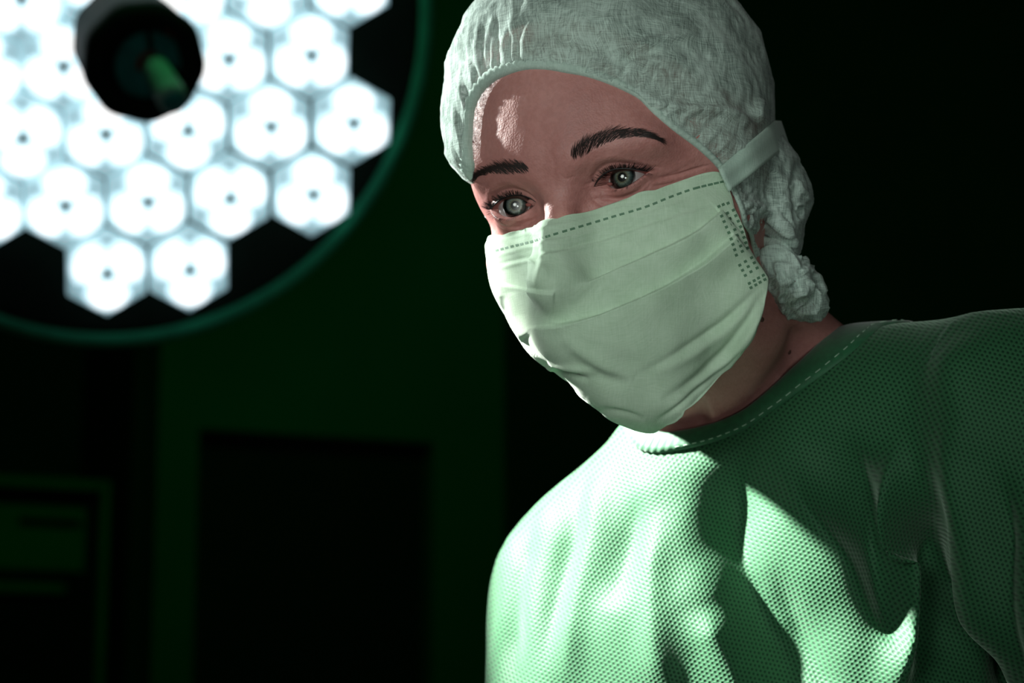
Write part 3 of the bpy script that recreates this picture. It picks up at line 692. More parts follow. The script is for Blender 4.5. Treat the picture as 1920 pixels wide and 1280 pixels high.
# ------------------------------------------------------------------ eyes
IRIS_PX = {1: (1165, 331), -1: (965, 384)}
for s_ in (1, -1):
    c = EYEC[s_]; d = pix(*IRIS_PX[s_], 1.0); d /= np.linalg.norm(d); b_ = d @ c; disc = b_ * b_ - (c @ c - (ER * .95e-3) ** 2)
    hit = d * (b_ - math.sqrt(max(disc, 0))); gz = hit - c; gz /= np.linalg.norm(gz)
    gw = RC @ gz; q_ = Vector(gw).to_track_quat('Z', 'Y').to_matrix().to_4x4(); q_.translation = Vector(c2w(c)[0])
    def sph(R, cornea=False):
        n_r, n_c = 40, 48; V = []
        for i in range(n_r):
            th = math.pi * (i + .02) / (n_r - .96); rr, zz = R * math.sin(th), R * math.cos(th)
            if not cornea and rr < .0067 and zz > 0: zz = R * .845 + 0 * rr - (rr / .0067 - 1) * .0003        # flat iris plane
            for k in range(n_c): V.append((rr * math.cos(2 * math.pi * k / n_c), rr * math.sin(2 * math.pi * k / n_c), zz))
        return V, grid_faces(n_r, n_c, True)[:, ::-1].tolist()
    def put(name, V, Fc, m):
        me = bpy.data.meshes.new(name); me.from_pydata(V, [], Fc); me.update(); me.materials.append(m); me.polygons.foreach_set('use_smooth', [True] * len(me.polygons))
        o = bpy.data.objects.new(name, me); COL.objects.link(o); return o
    R = ER / 1000
    eye = put('eye', *sph(R), M['eye']); eye.parent = person; eye.matrix_basis = Matrix.Translation(-person.location) @ q_; eye['label'] = 'grey blue eye'
    # cornea: clear bulge over the iris
    V = []; n_c = 40; prof = []
    for k in range(14):
        r_ = 0.0071 * (1 - k / 13.0); prof.append((r_, R * .80 + math.sqrt(max(.0078 ** 2 - r_ ** 2, 0)) - math.sqrt(.0078 ** 2 - .0071 ** 2) + .0002))
    for r_, z_ in prof: V += [(max(r_, 1e-5) * math.cos(2 * math.pi * k / n_c), max(r_, 1e-5) * math.sin(2 * math.pi * k / n_c), z_) for k in range(n_c)]
    CF_ = grid_faces(14, n_c, True); Va = np.array(V); CF_ = CF_ if np.cross(Va[CF_[20, 1]] - Va[CF_[20, 0]], Va[CF_[20, 3]] - Va[CF_[20, 0]]) @ (Va[CF_[20, 0]] - np.array([0, 0, .004])) > 0 else CF_[:, ::-1]
    o = put('cornea', V, CF_.tolist(), M['cornea']); o.parent = eye
    # pink flesh in the inner corner
    L_ = np.array(lidpts[s_]); inn = L_[np.argmin(L_[:, 0] * s_)]; a = np.linspace(0, 2 * np.pi, 12, endpoint=False)
    cc_ = inn * .62 + c * .38 + np.array([s_ * .0012, -.0045, 0]); Vc = np.vstack([np.stack([cc_[0] + .0016 * math.sin(p_) * np.cos(a), cc_[1] - .002 * math.cos(p_) + 0 * a, cc_[2] + .0010 * math.sin(p_) * np.sin(a)], 1) for p_ in np.linspace(.05, math.pi - .05, 8)])
    o = mesh_obj('eye_corner', Vc, grid_faces(8, 12, True).tolist(), M['caruncle'], person)

# ------------------------------------------------------------------ brows and lashes, hair by hair
def strand(p0, dirs, L, w, n=4, normal=None, curl=0.0):
    P = [p0]; d = dirs / np.linalg.norm(dirs)
    for k in range(n):
        P.append(P[-1] + d * L / n)
        if normal is not None: d = d + normal * curl / n; d /= np.linalg.norm(d)
    return tube(P, np.linspace(w, w * .25, n + 1), 3, caps=False)
def brow(line, wid, s_, n=900):
    parts = []; L = catmull(line, 80)
    for k in range(n):
        t_ = random.random() ** .9; i = min(int(t_ * 78), 78); p = L[i]; tg = L[i + 1] - L[i]; tg = tg / np.linalg.norm(tg); nr_ = np.array([tg[1], -tg[0]])
        if nr_[1] > 0: nr_ = -nr_                       # nr_ points up in the picture
        w = np.interp(t_, [0, .12, .4, .75, 1], wid); off = random.uniform(-1, 1) * w
        px_ = p + nr_ * off; h, nn, _ = ray_hit(body_bvh_pre, *px_)
        if h is None: continue
        if nn[1] > 0: nn = -nn
        upw = np.interp(t_, [0, .25, .6, 1], [1.1, .6, .15, -.1]) - .25 * off / (w + 1e-6) + random.uniform(-.25, .25)
        d2 = tg + nr_ * upw; d2 = d2 / np.linalg.norm(d2); d3 = np.array([d2[0], 0, -d2[1]]); d3 = d3 - nn * (d3 @ nn) + nn * .12
        parts.append(strand(h - nn * .0002, d3, random.uniform(.0045, .0085) * np.interp(t_, [0, .2, 1], [.7, 1, .8]), random.uniform(.00010, .00017), 4, -nn, .18))
    V, Fc = merge(parts); o = mesh_obj('eyebrow', V, Fc, M['brow'], person); o['label'] = 'dark brown eyebrow'; return o
brow([(1073, 299), (1092, 284), (1120, 267), (1150, 255), (1185, 250), (1212, 252), (1236, 259)], [6, 12, 12, 8.5, 2], 1)
brow([(993, 322), (975, 321), (950, 321), (925, 320), (903, 324), (886, 332)], [5, 8, 9, 7, 3], -1, 760)
for s_ in (1, -1):
    L_ = np.array(lidpts[s_]); c = EYEC[s_]; q_ = proj(L_); x0, x1 = q_[:, 0].min(), q_[:, 0].max()
    # straight line between the corners separates upper from lower lid
    li, ri = L_[np.argmin(q_[:, 0])], L_[np.argmax(q_[:, 0])]; ql, qr = proj(li)[0], proj(ri)[0]
    base = ql[1] + (q_[:, 0] - ql[0]) / (qr[0] - ql[0]) * (qr[1] - ql[1])
    for nm, sel, n, ln_, w in (('upper_lashes', q_[:, 1] < base - .5, 300, (.0032, .0056), .00014), ('lower_lashes', q_[:, 1] > base + .5, 60, (.0022, .0038), .00007)):
        P = L_[sel]; P = P[np.argsort(proj(P)[:, 0])]; parts = []
        upper = nm.startswith('upper')
        for k in range(n):
            u = random.random(); i = int(u * (len(P) - 1)); p = P[i]; out = (u if s_ == 1 else 1 - u)
            if out < (.12 if upper else .3): continue
            away = p - c; away /= np.linalg.norm(away); tx = np.array([s_ * (out - .45) * 1.3, 0, 0])
            vert = np.array([0, 0, 1.0 if upper else -1.0])
            d3 = away * 1.0 + tx + vert * (.05 if upper else .35) + rng.normal(size=3) * .12
            parts.append(strand(p, d3, random.uniform(*ln_) * (.55 + .55 * out), w, 5, vert, .75 if upper else .3))
        if upper:                                       # dark roots form a line along the lid
            Ps = P[::max(1, len(P) // 60)]; parts.append(tube(Ps + (c - Ps) * .02 + np.array([0, -.0002, .0001]), np.interp(np.linspace(0, 1, len(Ps)), [0, .2, .8, 1], [.0002, .00045, .0005, .0003] if s_ > 0 else [.0003, .0005, .00045, .0002]), 5))
        V, Fc = merge(parts); mesh_obj(nm, V, Fc, M['lash'], person)
# two moles on the neck
for px_, py_, r_ in ((1429, 599, .0016), (1479, 660, .0017)):
    h, nn, _ = ray_hit(body_bvh_pre, px_, py_)
    if h is not None:
        nn = nn if nn[1] < 0 else -nn; a = np.linspace(0, 2 * np.pi, 10, endpoint=False); u_ = np.cross(nn, [0, 0, 1.]); u_ /= np.linalg.norm(u_); v_ = np.cross(nn, u_)
        V = np.vstack([h + nn * z_ + rr * (np.cos(a)[:, None] * u_ + np.sin(a)[:, None] * v_) for rr, z_ in ((r_, -.0004), (r_ * .8, .0003), (r_ * .1, .0005))])
        mesh_obj('mole', V, grid_faces(3, 10, True).tolist(), M['mole'], person)

# ------------------------------------------------------------------ shells worn on the head: polar grids about the face axis
class Shell:
    """star shaped surface seen from O (head mm); pole along 'ax'; alpha from the pole, beta around it"""
    def __init__(s, fn, O, ax, r0, r1):
        s.fn = fn; s.O = np.array(O, float); s.ax = np.array(ax, float) / np.linalg.norm(ax); s.u = np.array([1., 0, 0]); s.v = np.cross(s.ax, s.u); s.v = s.v if s.v[2] > 0 else -s.v; s.r = (r0, r1)
    def dirs(s, al, be):
        return np.cos(al)[:, None] * s.ax + np.sin(al)[:, None] * (np.cos(be)[:, None] * s.u + np.sin(be)[:, None] * s.v)
    def pts(s, al, be):
        D = s.dirs(al, be); return s.O + D * shoot(s.fn, s.O, D, *s.r, it=17)[:, None], D
    def bvh(s, post, n=84, m=150, amax=math.pi * .98):
        al, be = np.meshgrid(np.linspace(.002, amax, n), np.linspace(0, 2 * np.pi, m, endpoint=False), indexing='ij'); s.g = (al.ravel(), be.ravel())
        P, D = s.pts(*s.g); s.C = post(h2c(P)); s.f = grid_faces(n, m, True); s.b = BVHTree.FromPolygons(s.C.tolist(), s.f.tolist()); return s
    def at_pix(s, px, py):
        h, nn, k = ray_hit(s.b, px, py)
        if h is None:                        # just outside the outline: nearest vertex in the picture
            q = proj(s.C); j = np.argmin(((q - np.array([px, py])) ** 2).sum(1)); return s.g[0][j], s.g[1][j]
        f = s.f[k]; P = s.C[f]; w = 1 / (np.linalg.norm(P - h, axis=1) ** 2 + 1e-9); w /= w.sum(); b = s.g[1][f]
        return float(w @ s.g[0][f]), float(math.atan2(w @ np.sin(b), w @ np.cos(b)))
def sil_fit(center, target, lo, hi, power=3):
    """stretch a shape about its centre so that its outline follows the sitter's (angles lo..hi, picture polar angle)"""
    T = np.array(target, float); ta = np.unwrap(np.arctan2(-(T[:, 1] - center[1]), T[:, 0] - center[0])); tr = np.hypot(T[:, 0] - center[0], T[:, 1] - center[1])
    o = np.argsort(ta); ta, tr = ta[o], tr[o]
    def post(C, table=[None]):
        q = proj(C); dx, dy = q[:, 0] - center[0], -(q[:, 1] - center[1]); an = np.arctan2(dy, dx); rr = np.hypot(dx, dy)
        mid = .5 * (ta[0] + ta[-1]); an = mid + (an - mid + np.pi) % (2 * np.pi) - np.pi
        if table[0] is None:
            bins = np.linspace(ta[0] - .2, ta[-1] + .2, 90); k = np.digitize(an, bins); s_ = np.full(91, np.nan)
            for i in range(91):
                m = k == i
                if m.any(): s_[i] = rr[m].max()
            bc = np.r_[bins[0], .5 * (bins[1:] + bins[:-1]), bins[-1]]; ok = ~np.isnan(s_); s_ = np.interp(bc, bc[ok], s_[ok])
            for _ in range(2): s_[1:-1] = .25 * s_[:-2] + .5 * s_[1:-1] + .25 * s_[2:]
            table[0] = (bc, s_)
        sil = np.interp(an, *table[0]); tgt = np.interp(an, ta, tr)
        w = np.clip(rr / sil, 0, 1.05) ** power * sstep(ta[0] - .25, ta[0] + .02, an) * sstep(ta[-1] + .25, ta[-1] - .02, an)
        k = 1 + (tgt / sil - 1) * w; D = C.copy()
        D[:, 0] = (center[0] + dx * k - 960) / F * C[:, 1]; D[:, 2] = (640 - (center[1] - dy * k)) / F * C[:, 1]; return D
    return post

# ------------------------------------------------------------------ hair under the cap
def hair_sdf(P):
    X = P.copy(); X[:, 0] = np.abs(X[:, 0])
    d = smin(ell(P, (0, -10, 33), (78.5, 99, 86)), ell(P, (0, -82, -25), (40, 26, 34)), 20)
    return smin(d, ell(X, (74, -14, -4), (9, 17, 30)), 8)
# ------------------------------------------------------------------ bouffant cap
def cap_sdf(P):
    X = P.copy(); X[:, 0] = np.abs(X[:, 0])
    d = ell(P, (0, -12, 36), (84, 105, 92))
    d = smin(d, np.where(P[:, 0] > 0, ell(X, (72, -26, -14), (21, 36, 40)), ell(X, (66, -34, -8), (12, 30, 34))), 10)
    d = smin(d, ell(P, (8, -80, -52), (46, 30, 34)), 12)
    return smin(d, head_sdf(P) - 3.5, 4)
CAPC = np.array([1165., 300.])
cap_out = [(885, 350), (866, 335), (838, 300), (830, 240), (832, 150), (850, 80), (885, 15), (930, -35), (1010, -80), (1120, -95), (1240, -85), (1330, -50), (1390, 5), (1428, 75), (1450, 170), (1454, 232), (1490, 282), (1524, 345), (1525, 378), (1508, 420), (1496, 480), (1478, 520), (1450, 556)]
fit_cap = sil_fit(CAPC, cap_out, 0, 0, 3)
cs = Shell(cap_sdf, (0, -12, 8), (0, 1, -.42), 20, 190)
al, be = np.meshgrid(np.linspace(.002, math.pi * .995, 90), np.linspace(0, 2 * np.pi, 150, endpoint=False), indexing='ij')
fit_cap(h2c(cs.pts(al.ravel(), be.ravel())[0]))          # measure the outline once
he = Shell(lambda P: head_sdf(P) - 1.6, (0, -12, 8), (0, 1, -.42), 20, 190).bvh(fit_cap)      # the skin, where the elastic lies
cap_edge_px = [(888, 345), (878, 300), (873, 250), (876, 205), (890, 170), (915, 145), (950, 129), (1000, 124), (1060, 128), (1110, 140), (1160, 158), (1200, 180), (1225, 208), (1262, 240), (1300, 268), (1330, 292), (1352, 318), (1372, 355), (1392, 420), (1415, 490), (1440, 560), (1462, 586), (1482, 602)]
ed = [he.at_pix(*p) for p in cap_edge_px]
hid = [(a, math.pi - b) for a, b in ed if math.cos(b) > .15 and math.sin(b) < .35]         # the far side mirrors the near side
def dir_ab(sh, p):
    d = np.array(p, float) - sh.O; d /= np.linalg.norm(d); return math.acos(d @ sh.ax), math.atan2(d @ sh.v, d @ sh.u)
ed = [e_ for e_, p_ in zip(ed, cap_edge_px) if p_[1] < 500 or p_[0] < 1000]
hid = [(a + .28, math.pi - b) for a, b in ed if math.cos(b) > .15 and math.sin(b) < .35]
ed += [dir_ab(cs, p) for p in ((66, -26, -62), (48, -58, -76), (26, -64, -84), (0, -66, -84))]
ed2 = ed + [(a, b) for a, b in hid if math.sin(b) < min(math.sin(b_) for a_, b_ in ed if math.cos(b_) < 0) - .05]
cl = smooth_loop(loop_fn(ed2), 360, 3)
NB = 420; NA = 120
be = np.linspace(0, 2 * np.pi, NB, endpoint=False); s01 = np.linspace(0, 1, NA) ** 1.15
a0 = cl(be)
al = a0[None] + (math.pi * .997 - a0[None]) * s01[:, None]; bb_ = np.broadcast_to(be[None], al.shape)
P, D = cs.pts(al.ravel(), bb_.ravel())
arc_mm = (al - a0[None]).ravel() * 95; wpull = 32 + 16 * sstep(-.1, -.45, np.cos(bb_.ravel())) * sstep(.2, .5, np.sin(bb_.ravel())) - 24 * sstep(.35, .1, np.sin(bb_.ravel())) * (np.cos(bb_.ravel()) > 0); nearm = arc_mm < 50                                  # close to the elastic the cloth comes down onto the skin
Pn = he.pts(al.ravel()[nearm], bb_.ravel()[nearm])[0]; tn_ = sstep(0, wpull[nearm], arc_mm[nearm])[:, None]; P[nearm] = (Pn + D[nearm] * (2.5 * sstep(.35, .1, np.sin(bb_.ravel()[nearm])) * (np.cos(bb_.ravel()[nearm]) > 0))[:, None]) * (1 - tn_) + P[nearm] * tn_
# gathers along the elastic, pulled folds over the crown, a crumpled bundle at the nape
arc_mm = (al - a0[None]).ravel() * 95; ph = bb_.ravel()
near = np.exp(-arc_mm / 20); gath = (np.sin(ph * 74 + 2.0 * np.sin(ph * 7)) + .6 * np.sin(ph * 131 + 1 + np.sin(ph * 11))) * near * sstep(0, 5, arc_mm)
Wc1, Wc2, Wc3 = Wave(16, 46, 11), Wave(18, 17, 12), Wave(18, 8, 13)
fold = 1 - np.abs(Wc1(P * np.array([1, .45, 1])))
nape = sstep(-35, -75, P[:, 2]) ; lobe = sstep(20, -20, P[:, 2])
dr = .9 * gath + 1.5 * fold + .45 * (1 - np.abs(Wc2(P))) + nape * (3.0 * (1 - np.abs(Wc2(P))) + 1.2 * (1 - np.abs(Wc3(P)))) + lobe * 1.1 * (1 - np.abs(Wc2(P)))
dr *= sstep(0, 3, arc_mm)
P = P + D * dr[:, None]
CC = fit_cap(h2c(P)); CF = grid_faces(NA, NB, True)
nbm = vnormals(CC, CF)
if (nbm * (CC - CC.mean(0))).sum() < 0: CF = CF[:, ::-1]; nbm = -nbm
CC = emboss(CC, nbm, [([(1095, 140), (1180, 95), (1260, 72), (1310, 62)], 7, 10, .0022), ([(1120, 150), (1200, 120), (1300, 108)], 8, 8, .0016), ([(1150, 165), (1260, 200), (1370, 212), (1420, 250)], 10, 8, .0025),
                      ([(1190, 190), (1280, 222), (1350, 235), (1400, 262)], 8, 12, -.0008), ([(1170, 170), (1230, 190), (1300, 205)], 7, 7, -.0008), ([(1430, 185), (1415, 215), (1440, 240)], 8, 8, .003),
                      ([(900, 40), (893, 90), (890, 140)], 5, 6, .0012), ([(930, 20), (915, 80), (915, 135)], 5, 6, .0012), ([(960, 30), (945, 80), (950, 125)], 5, 6, .001), ([(1010, 20), (985, 70), (980, 118)], 5, 6, .001), ([(1070, 30), (1035, 80), (1020, 118)], 5, 6, .001),
                      ([(1400, 380), (1440, 400), (1480, 440), (1490, 480)], 9, 9, .003), ([(1410, 430), (1440, 470), (1450, 520)], 8, 8, -.003), ([(1440, 490), (1470, 500), (1500, 495)], 6, 6, -.005), ([(1500, 300), (1490, 350), (1500, 410)], 7, 7, -.0025)], 1.7 * sstep(.2, -.1, nbm[:, 1]))
capo = mesh_obj('surgical_cap', CC, CF, M['cap'], person); capo['label'] = 'pale green sheer bouffant hair cap'
# elastic edge: a flat rolled hem with tiny puckers
hem = []
for rr, lift in ((0, .0), (.045, .0)): hem.append(a0 - .012 + rr)
hp = []
for k, (da, off) in enumerate([(-.006, -3.0), (-.010, -.9), (.0, .5), (.013, .9), (.026, .7), (.036, -.8)]):
    Pk, Dk = he.pts(a0 + da, be); puck = .35 * np.sin(be * 150) * (1 if 1 < k < 5 else .3); hp.append(Pk + Dk * (off - .2 + 2.2 * sstep(.35, .1, np.sin(be)) * (np.cos(be) > 0) + puck)[:, None])
hemC = fit_cap(h2c(np.vstack(hp))); hf_ = grid_faces(6, NB, True)
hn = vnormals(hemC, hf_); hf_ = hf_[:, ::-1] if (hn * (hemC - CC.mean(0))).sum() < 0 else hf_
o = mesh_obj('elastic_band', hemC, hf_, M['elastic'], capo)
o.matrix_parent_inverse = capo.matrix_world.inverted() if False else Matrix(); o['label'] = 'ribbed elastic edge of the cap'
# hair shell inside
hs_ = Shell(hair_sdf, (0, -12, 8), (0, 1, -.42), 20, 190)
alh = (a0 + .13)[None] + (math.pi * .997 - (a0 + .13)[None]) * np.linspace(0, 1, 50)[:, None]
Ph, Dh = hs_.pts(alh.ravel(), np.broadcast_to(be[None], alh.shape).ravel())
Ph = Ph + Dh * (np.repeat(np.linspace(0, 1, 50), NB) * 0 + .5 * np.sin(np.tile(be, 50) * 210 + 2 * np.sin(np.tile(be, 50) * 17)))[:, None]
edge_in = np.repeat(np.exp(-np.linspace(0, 1, 50) * 30), NB); Ph = Ph - Dh * (edge_in * 5)[:, None]
HCc = fit_cap(h2c(Ph)); HCc = HCc + (HC.mean(0) - HCc) * .012
o = mesh_obj('hair', HCc, (CF if False else grid_faces(50, NB, True)), M['hair'], person); o['label'] = 'brown hair seen through the cap'

# ------------------------------------------------------------------ face mask
def mask_sdf(P):
    X = P.copy(); X[:, 0] = np.sqrt(X[:, 0] ** 2 + 20)
    d = ell(P, (0, 28, -50), (69, 70, 66))
    d = smin(d, ell(P, (0, 62, -74), (44, 50, 42)), 14)
    d = smin(d, cap(P, (0, 92, -8), (0, 112, -42), 7, 11), 16)
    d = smin(d, ell(P, (0, 70, -108), (32, 32, 24)), 16)
    d = smin(d, ell(X, (58, 30, -70), (20, 40, 40)), 14); d = smin(d, ell(X, (36, 48, -34), (30, 32, 20)), 12)
    return smin(d - 2.0, smax(head_sdf(P) - 2.0, smax(12 - X[:, 0], -26 - X[:, 2], 4), 10), 8)
ms = Shell(mask_sdf, (0, 22, -60), (0, 1, -.08), 10, 170)
MC = np.array([1150., 590.])
mask_out = [(905, 430), (911, 450), (916, 490), (924, 545), (945, 590), (975, 640), (1010, 675), (1035, 690), (1060, 722), (1095, 752), (1118, 768), (1150, 790), (1190, 806), (1215, 809), (1240, 806)]
fit_mask = sil_fit(MC, mask_out, 0, 0, 2.5)
al, be2 = np.meshgrid(np.linspace(.002, math.radians(112), 80), np.linspace(0, 2 * np.pi, 150, endpoint=False), indexing='ij')
fit_mask(h2c(ms.pts(al.ravel(), be2.ravel())[0])); ms.bvh(fit_mask, amax=math.radians(125))
mask_edge_px = [(915, 446), (940, 440), (975, 430), (1005, 421), (1022, 412), (1045, 410), (1085, 399), (1130, 387), (1180, 371), (1230, 354), (1290, 334), (1330, 322), (1350, 318),
                (1362, 335), (1370, 362), (1376, 390), (1392, 420), (1404, 462), (1420, 490), (1441, 522), (1436, 560), (1420, 610), (1398, 655), (1370, 690), (1330, 730), (1285, 770), (1250, 798), (1225, 808)]
me_ = [ms.at_pix(*p) for p in mask_edge_px]
mn = min(b for a, b in me_ if math.sin(b) > 0 and math.cos(b) < 0) if any(math.sin(b) > 0 and math.cos(b) < 0 for a, b in me_) else math.pi * .75
lastb = max((b % (2 * math.pi)) for a, b in me_ if math.sin(b) > 0)
far = [(a, (math.pi - b) % (2 * math.pi)) for a, b in me_ if lastb + .08 < (math.pi - b) % (2 * math.pi) < 1.5 * math.pi]
ml = smooth_loop(loop_fn([(a, b % (2 * math.pi)) for a, b in me_] + far), 720, 2)
NM = 290; gx, gy = np.meshgrid(np.linspace(-1, 1, NM), np.linspace(-1, 1, NM), indexing='ij'); dx_ = (gx * np.sqrt(1 - gy ** 2 / 2)).ravel(); dy_ = (gy * np.sqrt(1 - gx ** 2 / 2)).ravel()
rim_w = np.clip(np.hypot(dx_, dy_), 1e-4, 1); bmm = np.arctan2(dy_, dx_); alm = rim_w * ml(bmm)
P, D = ms.pts(alm, bmm); MV = fit_mask(h2c(P)); MF = grid_faces(NM, NM)
mnn = vnormals(MV, MF)
if (mnn * (MV - h2c(ms.O[None])[0])).sum() < 0: MF = MF[:, ::-1]; mnn = -mnn
facing = sstep(.25, -.15, mnn[:, 1])
q = proj(MV); off = np.zeros(len(MV))
def pleat(line, h, back, sharp=2.2, fade=(.0, .06)):
    """lower panel stands proud of the upper one along the line, easing back over 'back' px below it"""
    global off
    sd, tp = poly_dist(q, line); below = -sd if line[0][0] > line[-1][0] else sd       # positive below the line
    below = below * -1 if line[0][0] > line[-1][0] else below
    ends = sstep(0, .03, tp) * sstep(1.0, .8, tp)
    edge = np.where(below > 0, np.exp(-np.clip(below, 0, 1e4) / 20), -.4 * np.exp(np.clip(below, -1e4, 0) / 12)) * sstep(70, 30, np.abs(sd))
    edge = np.where(np.abs(below) < sharp, np.interp(below, [-sharp, sharp], [-.4, .9]), edge)
    off += h * .6 * edge * ends
    broad = np.exp(-np.clip(below - 6, 0, 1e4) / back) * sstep(-10, 12, below) * ends * sstep(150, 60, np.abs(sd)); G = (h * .6 * broad).reshape(NM, NM)
    for _ in range(60): G[1:-1, 1:-1] = .2 * (G[1:-1, 1:-1] + G[2:, 1:-1] + G[:-2, 1:-1] + G[1:-1, 2:] + G[1:-1, :-2])
    off += G.ravel()
def lump(line, wl, wr, h):
    global off
    sd, tp = poly_dist(q, line); off += h * np.exp(-(sd / np.where(sd < 0, wl, wr)) ** 2) * np.clip(np.sin(np.pi * tp), 0, 1) ** .7
pleat([(1352, 396), (1335, 412), (1292, 443), (1207, 484), (1140, 513), (1075, 536)], .0058, 55)
pleat([(1376, 440), (1350, 464), (1317, 491), (1260, 530), (1207, 558), (1123, 592), (1039, 609), (984, 614)], .0066, 70)
pleat([(1040, 547), (1010, 546), (967, 537), (926, 524)], .0020, 30)
lump([(1022, 412), (1020, 450), (1012, 500), (1004, 540)], 10, 16, .0022)
lump([(1000, 440), (1003, 480), (990, 525)], 10, 12, -.0016)
lump([(963, 548), (968, 585), (980, 622), (988, 632)], 8, 14, .0018)
lump([(950, 552), (955, 590), (972, 630)], 7, 6, -.0014)
lump([(1436, 530), (1390, 575), (1334, 622), (1195, 706)], 9, 16, -.0026)
lump([(1438, 528), (1380, 600), (1300, 660), (1220, 700)], 12, 12, .0022)
lump([(1436, 545), (1395, 610), (1330, 690), (1240, 755)], 9, 12, -.0024)
lump([(1430, 560), (1408, 620), (1350, 690), (1290, 735)], 8, 9, .0020)
lump([(1060, 630), (1120, 680), (1190, 708)], 12, 16, .0022)
lump([(1075, 660), (1120, 700), (1180, 720)], 14, 14, -.0014)
lump([(1036, 692), (1060, 700), (1105, 712)], 7, 7, -.0030)
lump([(1025, 684), (1060, 688), (1120, 700)], 8, 8, .0020)
lump([(1120, 768), (1160, 775), (1210, 790)], 6, 6, -.0018)
lump([(1390, 655), (1340, 705), (1270, 765), (1230, 792)], 5, 5, -.0014)
# welded top hem, nose-wire channel
for k_, hgt in ((15, .0004), (42, .0006), (58, -.0006), (66, .0006)):
    lump([(905 + 4, 447 + k_), (960, 431 + k_), (1020, 414 + k_), (1130, 388 + k_), (1230, 356 + k_), (1352, 316 + k_)], 4, 4, hgt)
Wm = Wave(20, .05, 21); Wm2 = Wave(20, .022, 22)
off += .0007 * Wm(MV) + .00025 * Wm2(MV)
# rows of raised waffle between the weld points at the side hem
MV = MV + mnn * (off * facing * (1 - .6 * sstep(.985, 1, rim_w)))[:, None]
mask = mesh_obj('face_mask', MV, MF, M['mask'], person); mask['label'] = 'pleated pale green surgical face mask'
sol = mask.modifiers.new('thickness', 'SOLIDIFY'); sol.thickness = .0006; sol.offset = -1
mask_bvh = BVHTree.FromPolygons(MV.tolist(), MF.tolist())
def child_of(name, V, Fc, m, par, smooth=True):
    o = mesh_obj(name, V, Fc, m, None, smooth); o.parent = par; o.matrix_parent_inverse = (Matrix.Translation(person.location) if False else Matrix()); return o
def patch(px_, py_, w, h, ang):
    """a small pressed-in weld mark lying on the mask"""
    c, s = math.cos(ang), math.sin(ang); V = []
    for dz in (.00012, -.0002):
        for sx_, sy_ in ((-1, -1), (1, -1), (1, 1), (-1, 1)):
            x, y = sx_ * w / 2, sy_ * h / 2; hh, nn, _ = ray_hit(mask_bvh, px_ + x * c - y * s, py_ + x * s + y * c)
            if hh is None: return None
            nn = nn if nn[1] < 0 else -nn; V.append(hh + nn * dz)
    return np.array(V), [[0, 1, 2, 3], [0, 4, 5, 1], [1, 5, 6, 2], [2, 6, 7, 3], [3, 7, 4, 0]]
wp = []
top = catmull([(930, 470), (960, 462), (1000, 452), (1030, 442), (1090, 424), (1150, 406), (1210, 388), (1260, 368), (1300, 354), (1340, 344), (1366, 338)], 400)
sl_ = np.r_[0, np.cumsum(np.hypot(*np.diff(top, axis=0).T))]
pos = list(np.arange(2, 95, 9.5)) + list(np.arange(100, 395, 16.2)) + list(np.arange(396, sl_[-1], 12))
for s_ in pos:
    i = min(np.searchsorted(sl_, s_), 397); dd = top[i + 1] - top[i]; wp.append(patch(*top[i], 6 if s_ < 95 else 9.5, 4.2, math.atan2(dd[1], dd[0])))
groups = [(((1353, 405), (1364, 399.5), (1375, 394)), 4, (4.5, 10.3)), (((1371, 448), (1382, 441), (1391.5, 435)), 4, (3.2, 10)), (((1387, 497), (1397.5, 490), (1409, 483)), 3, (5.2, 9.6)),
          (((1405, 531), (1414, 526), (1422, 521), (1431, 516)), 2, (3, 8)), (((1348, 387), (1356, 383.5), (1365, 381)), 1, (0, 0))]
for row0, nrow, (dx_, dy_) in groups:
    for j in range(nrow):
        for x, y in row0: wp.append(patch(x + dx_ * j, y + dy_ * j, 5.6, 5.0, -.45))
wp = [p for p in wp if p is not None]; V, Fc = merge(wp)
o = child_of('weld_points', V, Fc, M['weld'], mask, False); o['kind'] = 'stuff'; o['label'] = 'rows of small pressed weld marks'
# upper tie: flat ribbon from the top corner of the mask over the ear and round the back of the head
cap_bvh = BVHTree.FromPolygons(CC.tolist(), CF.tolist())
def ribbon(edge_a, edge_b, lift, n=40):
    A = catmull(edge_a, n); B = catmull(edge_b, n); return A, B
ea = [(1346, 316), (1375, 292), (1410, 262), (1440, 237), (1453, 226)]; eb = [(1366, 360), (1395, 338), (1430, 310), (1458, 288), (1470, 278)]
A = catmull(ea, 30); B = catmull(eb, 30); nw = 9; V = []
zc = [ray_hit(cap_bvh, *((A[k] + B[k]) / 2))[0] for k in range(30)]
dep = np.array([z[1] if z is not None else np.nan for z in zc]); m0 = ray_hit(mask_bvh, 1335, 345)[0][1]
ok = ~np.isnan(dep); dep = np.interp(np.arange(30), np.arange(30)[ok], dep[ok]); dep[0] = m0; dep[:8] = np.linspace(m0 - .001, min(dep[8], m0 + .02), 8)
dep = np.minimum.accumulate(dep[::-1])[::-1] if False else dep
for _ in range(12): dep[1:-1] = .25 * dep[:-2] + .5 * dep[1:-1] + .25 * dep[2:]
dep = dep - .0045 * np.sin(np.linspace(0, np.pi, 30)) ** .3 - .0015
for k in range(30):
    for w in np.linspace(0, 1, nw):
        p = A[k] * (1 - w) + B[k] * w; V.append(pix(p[0], p[1], dep[k] + .0006 * math.cos(w * 9.4) + .004 * (w - .5) ** 2))
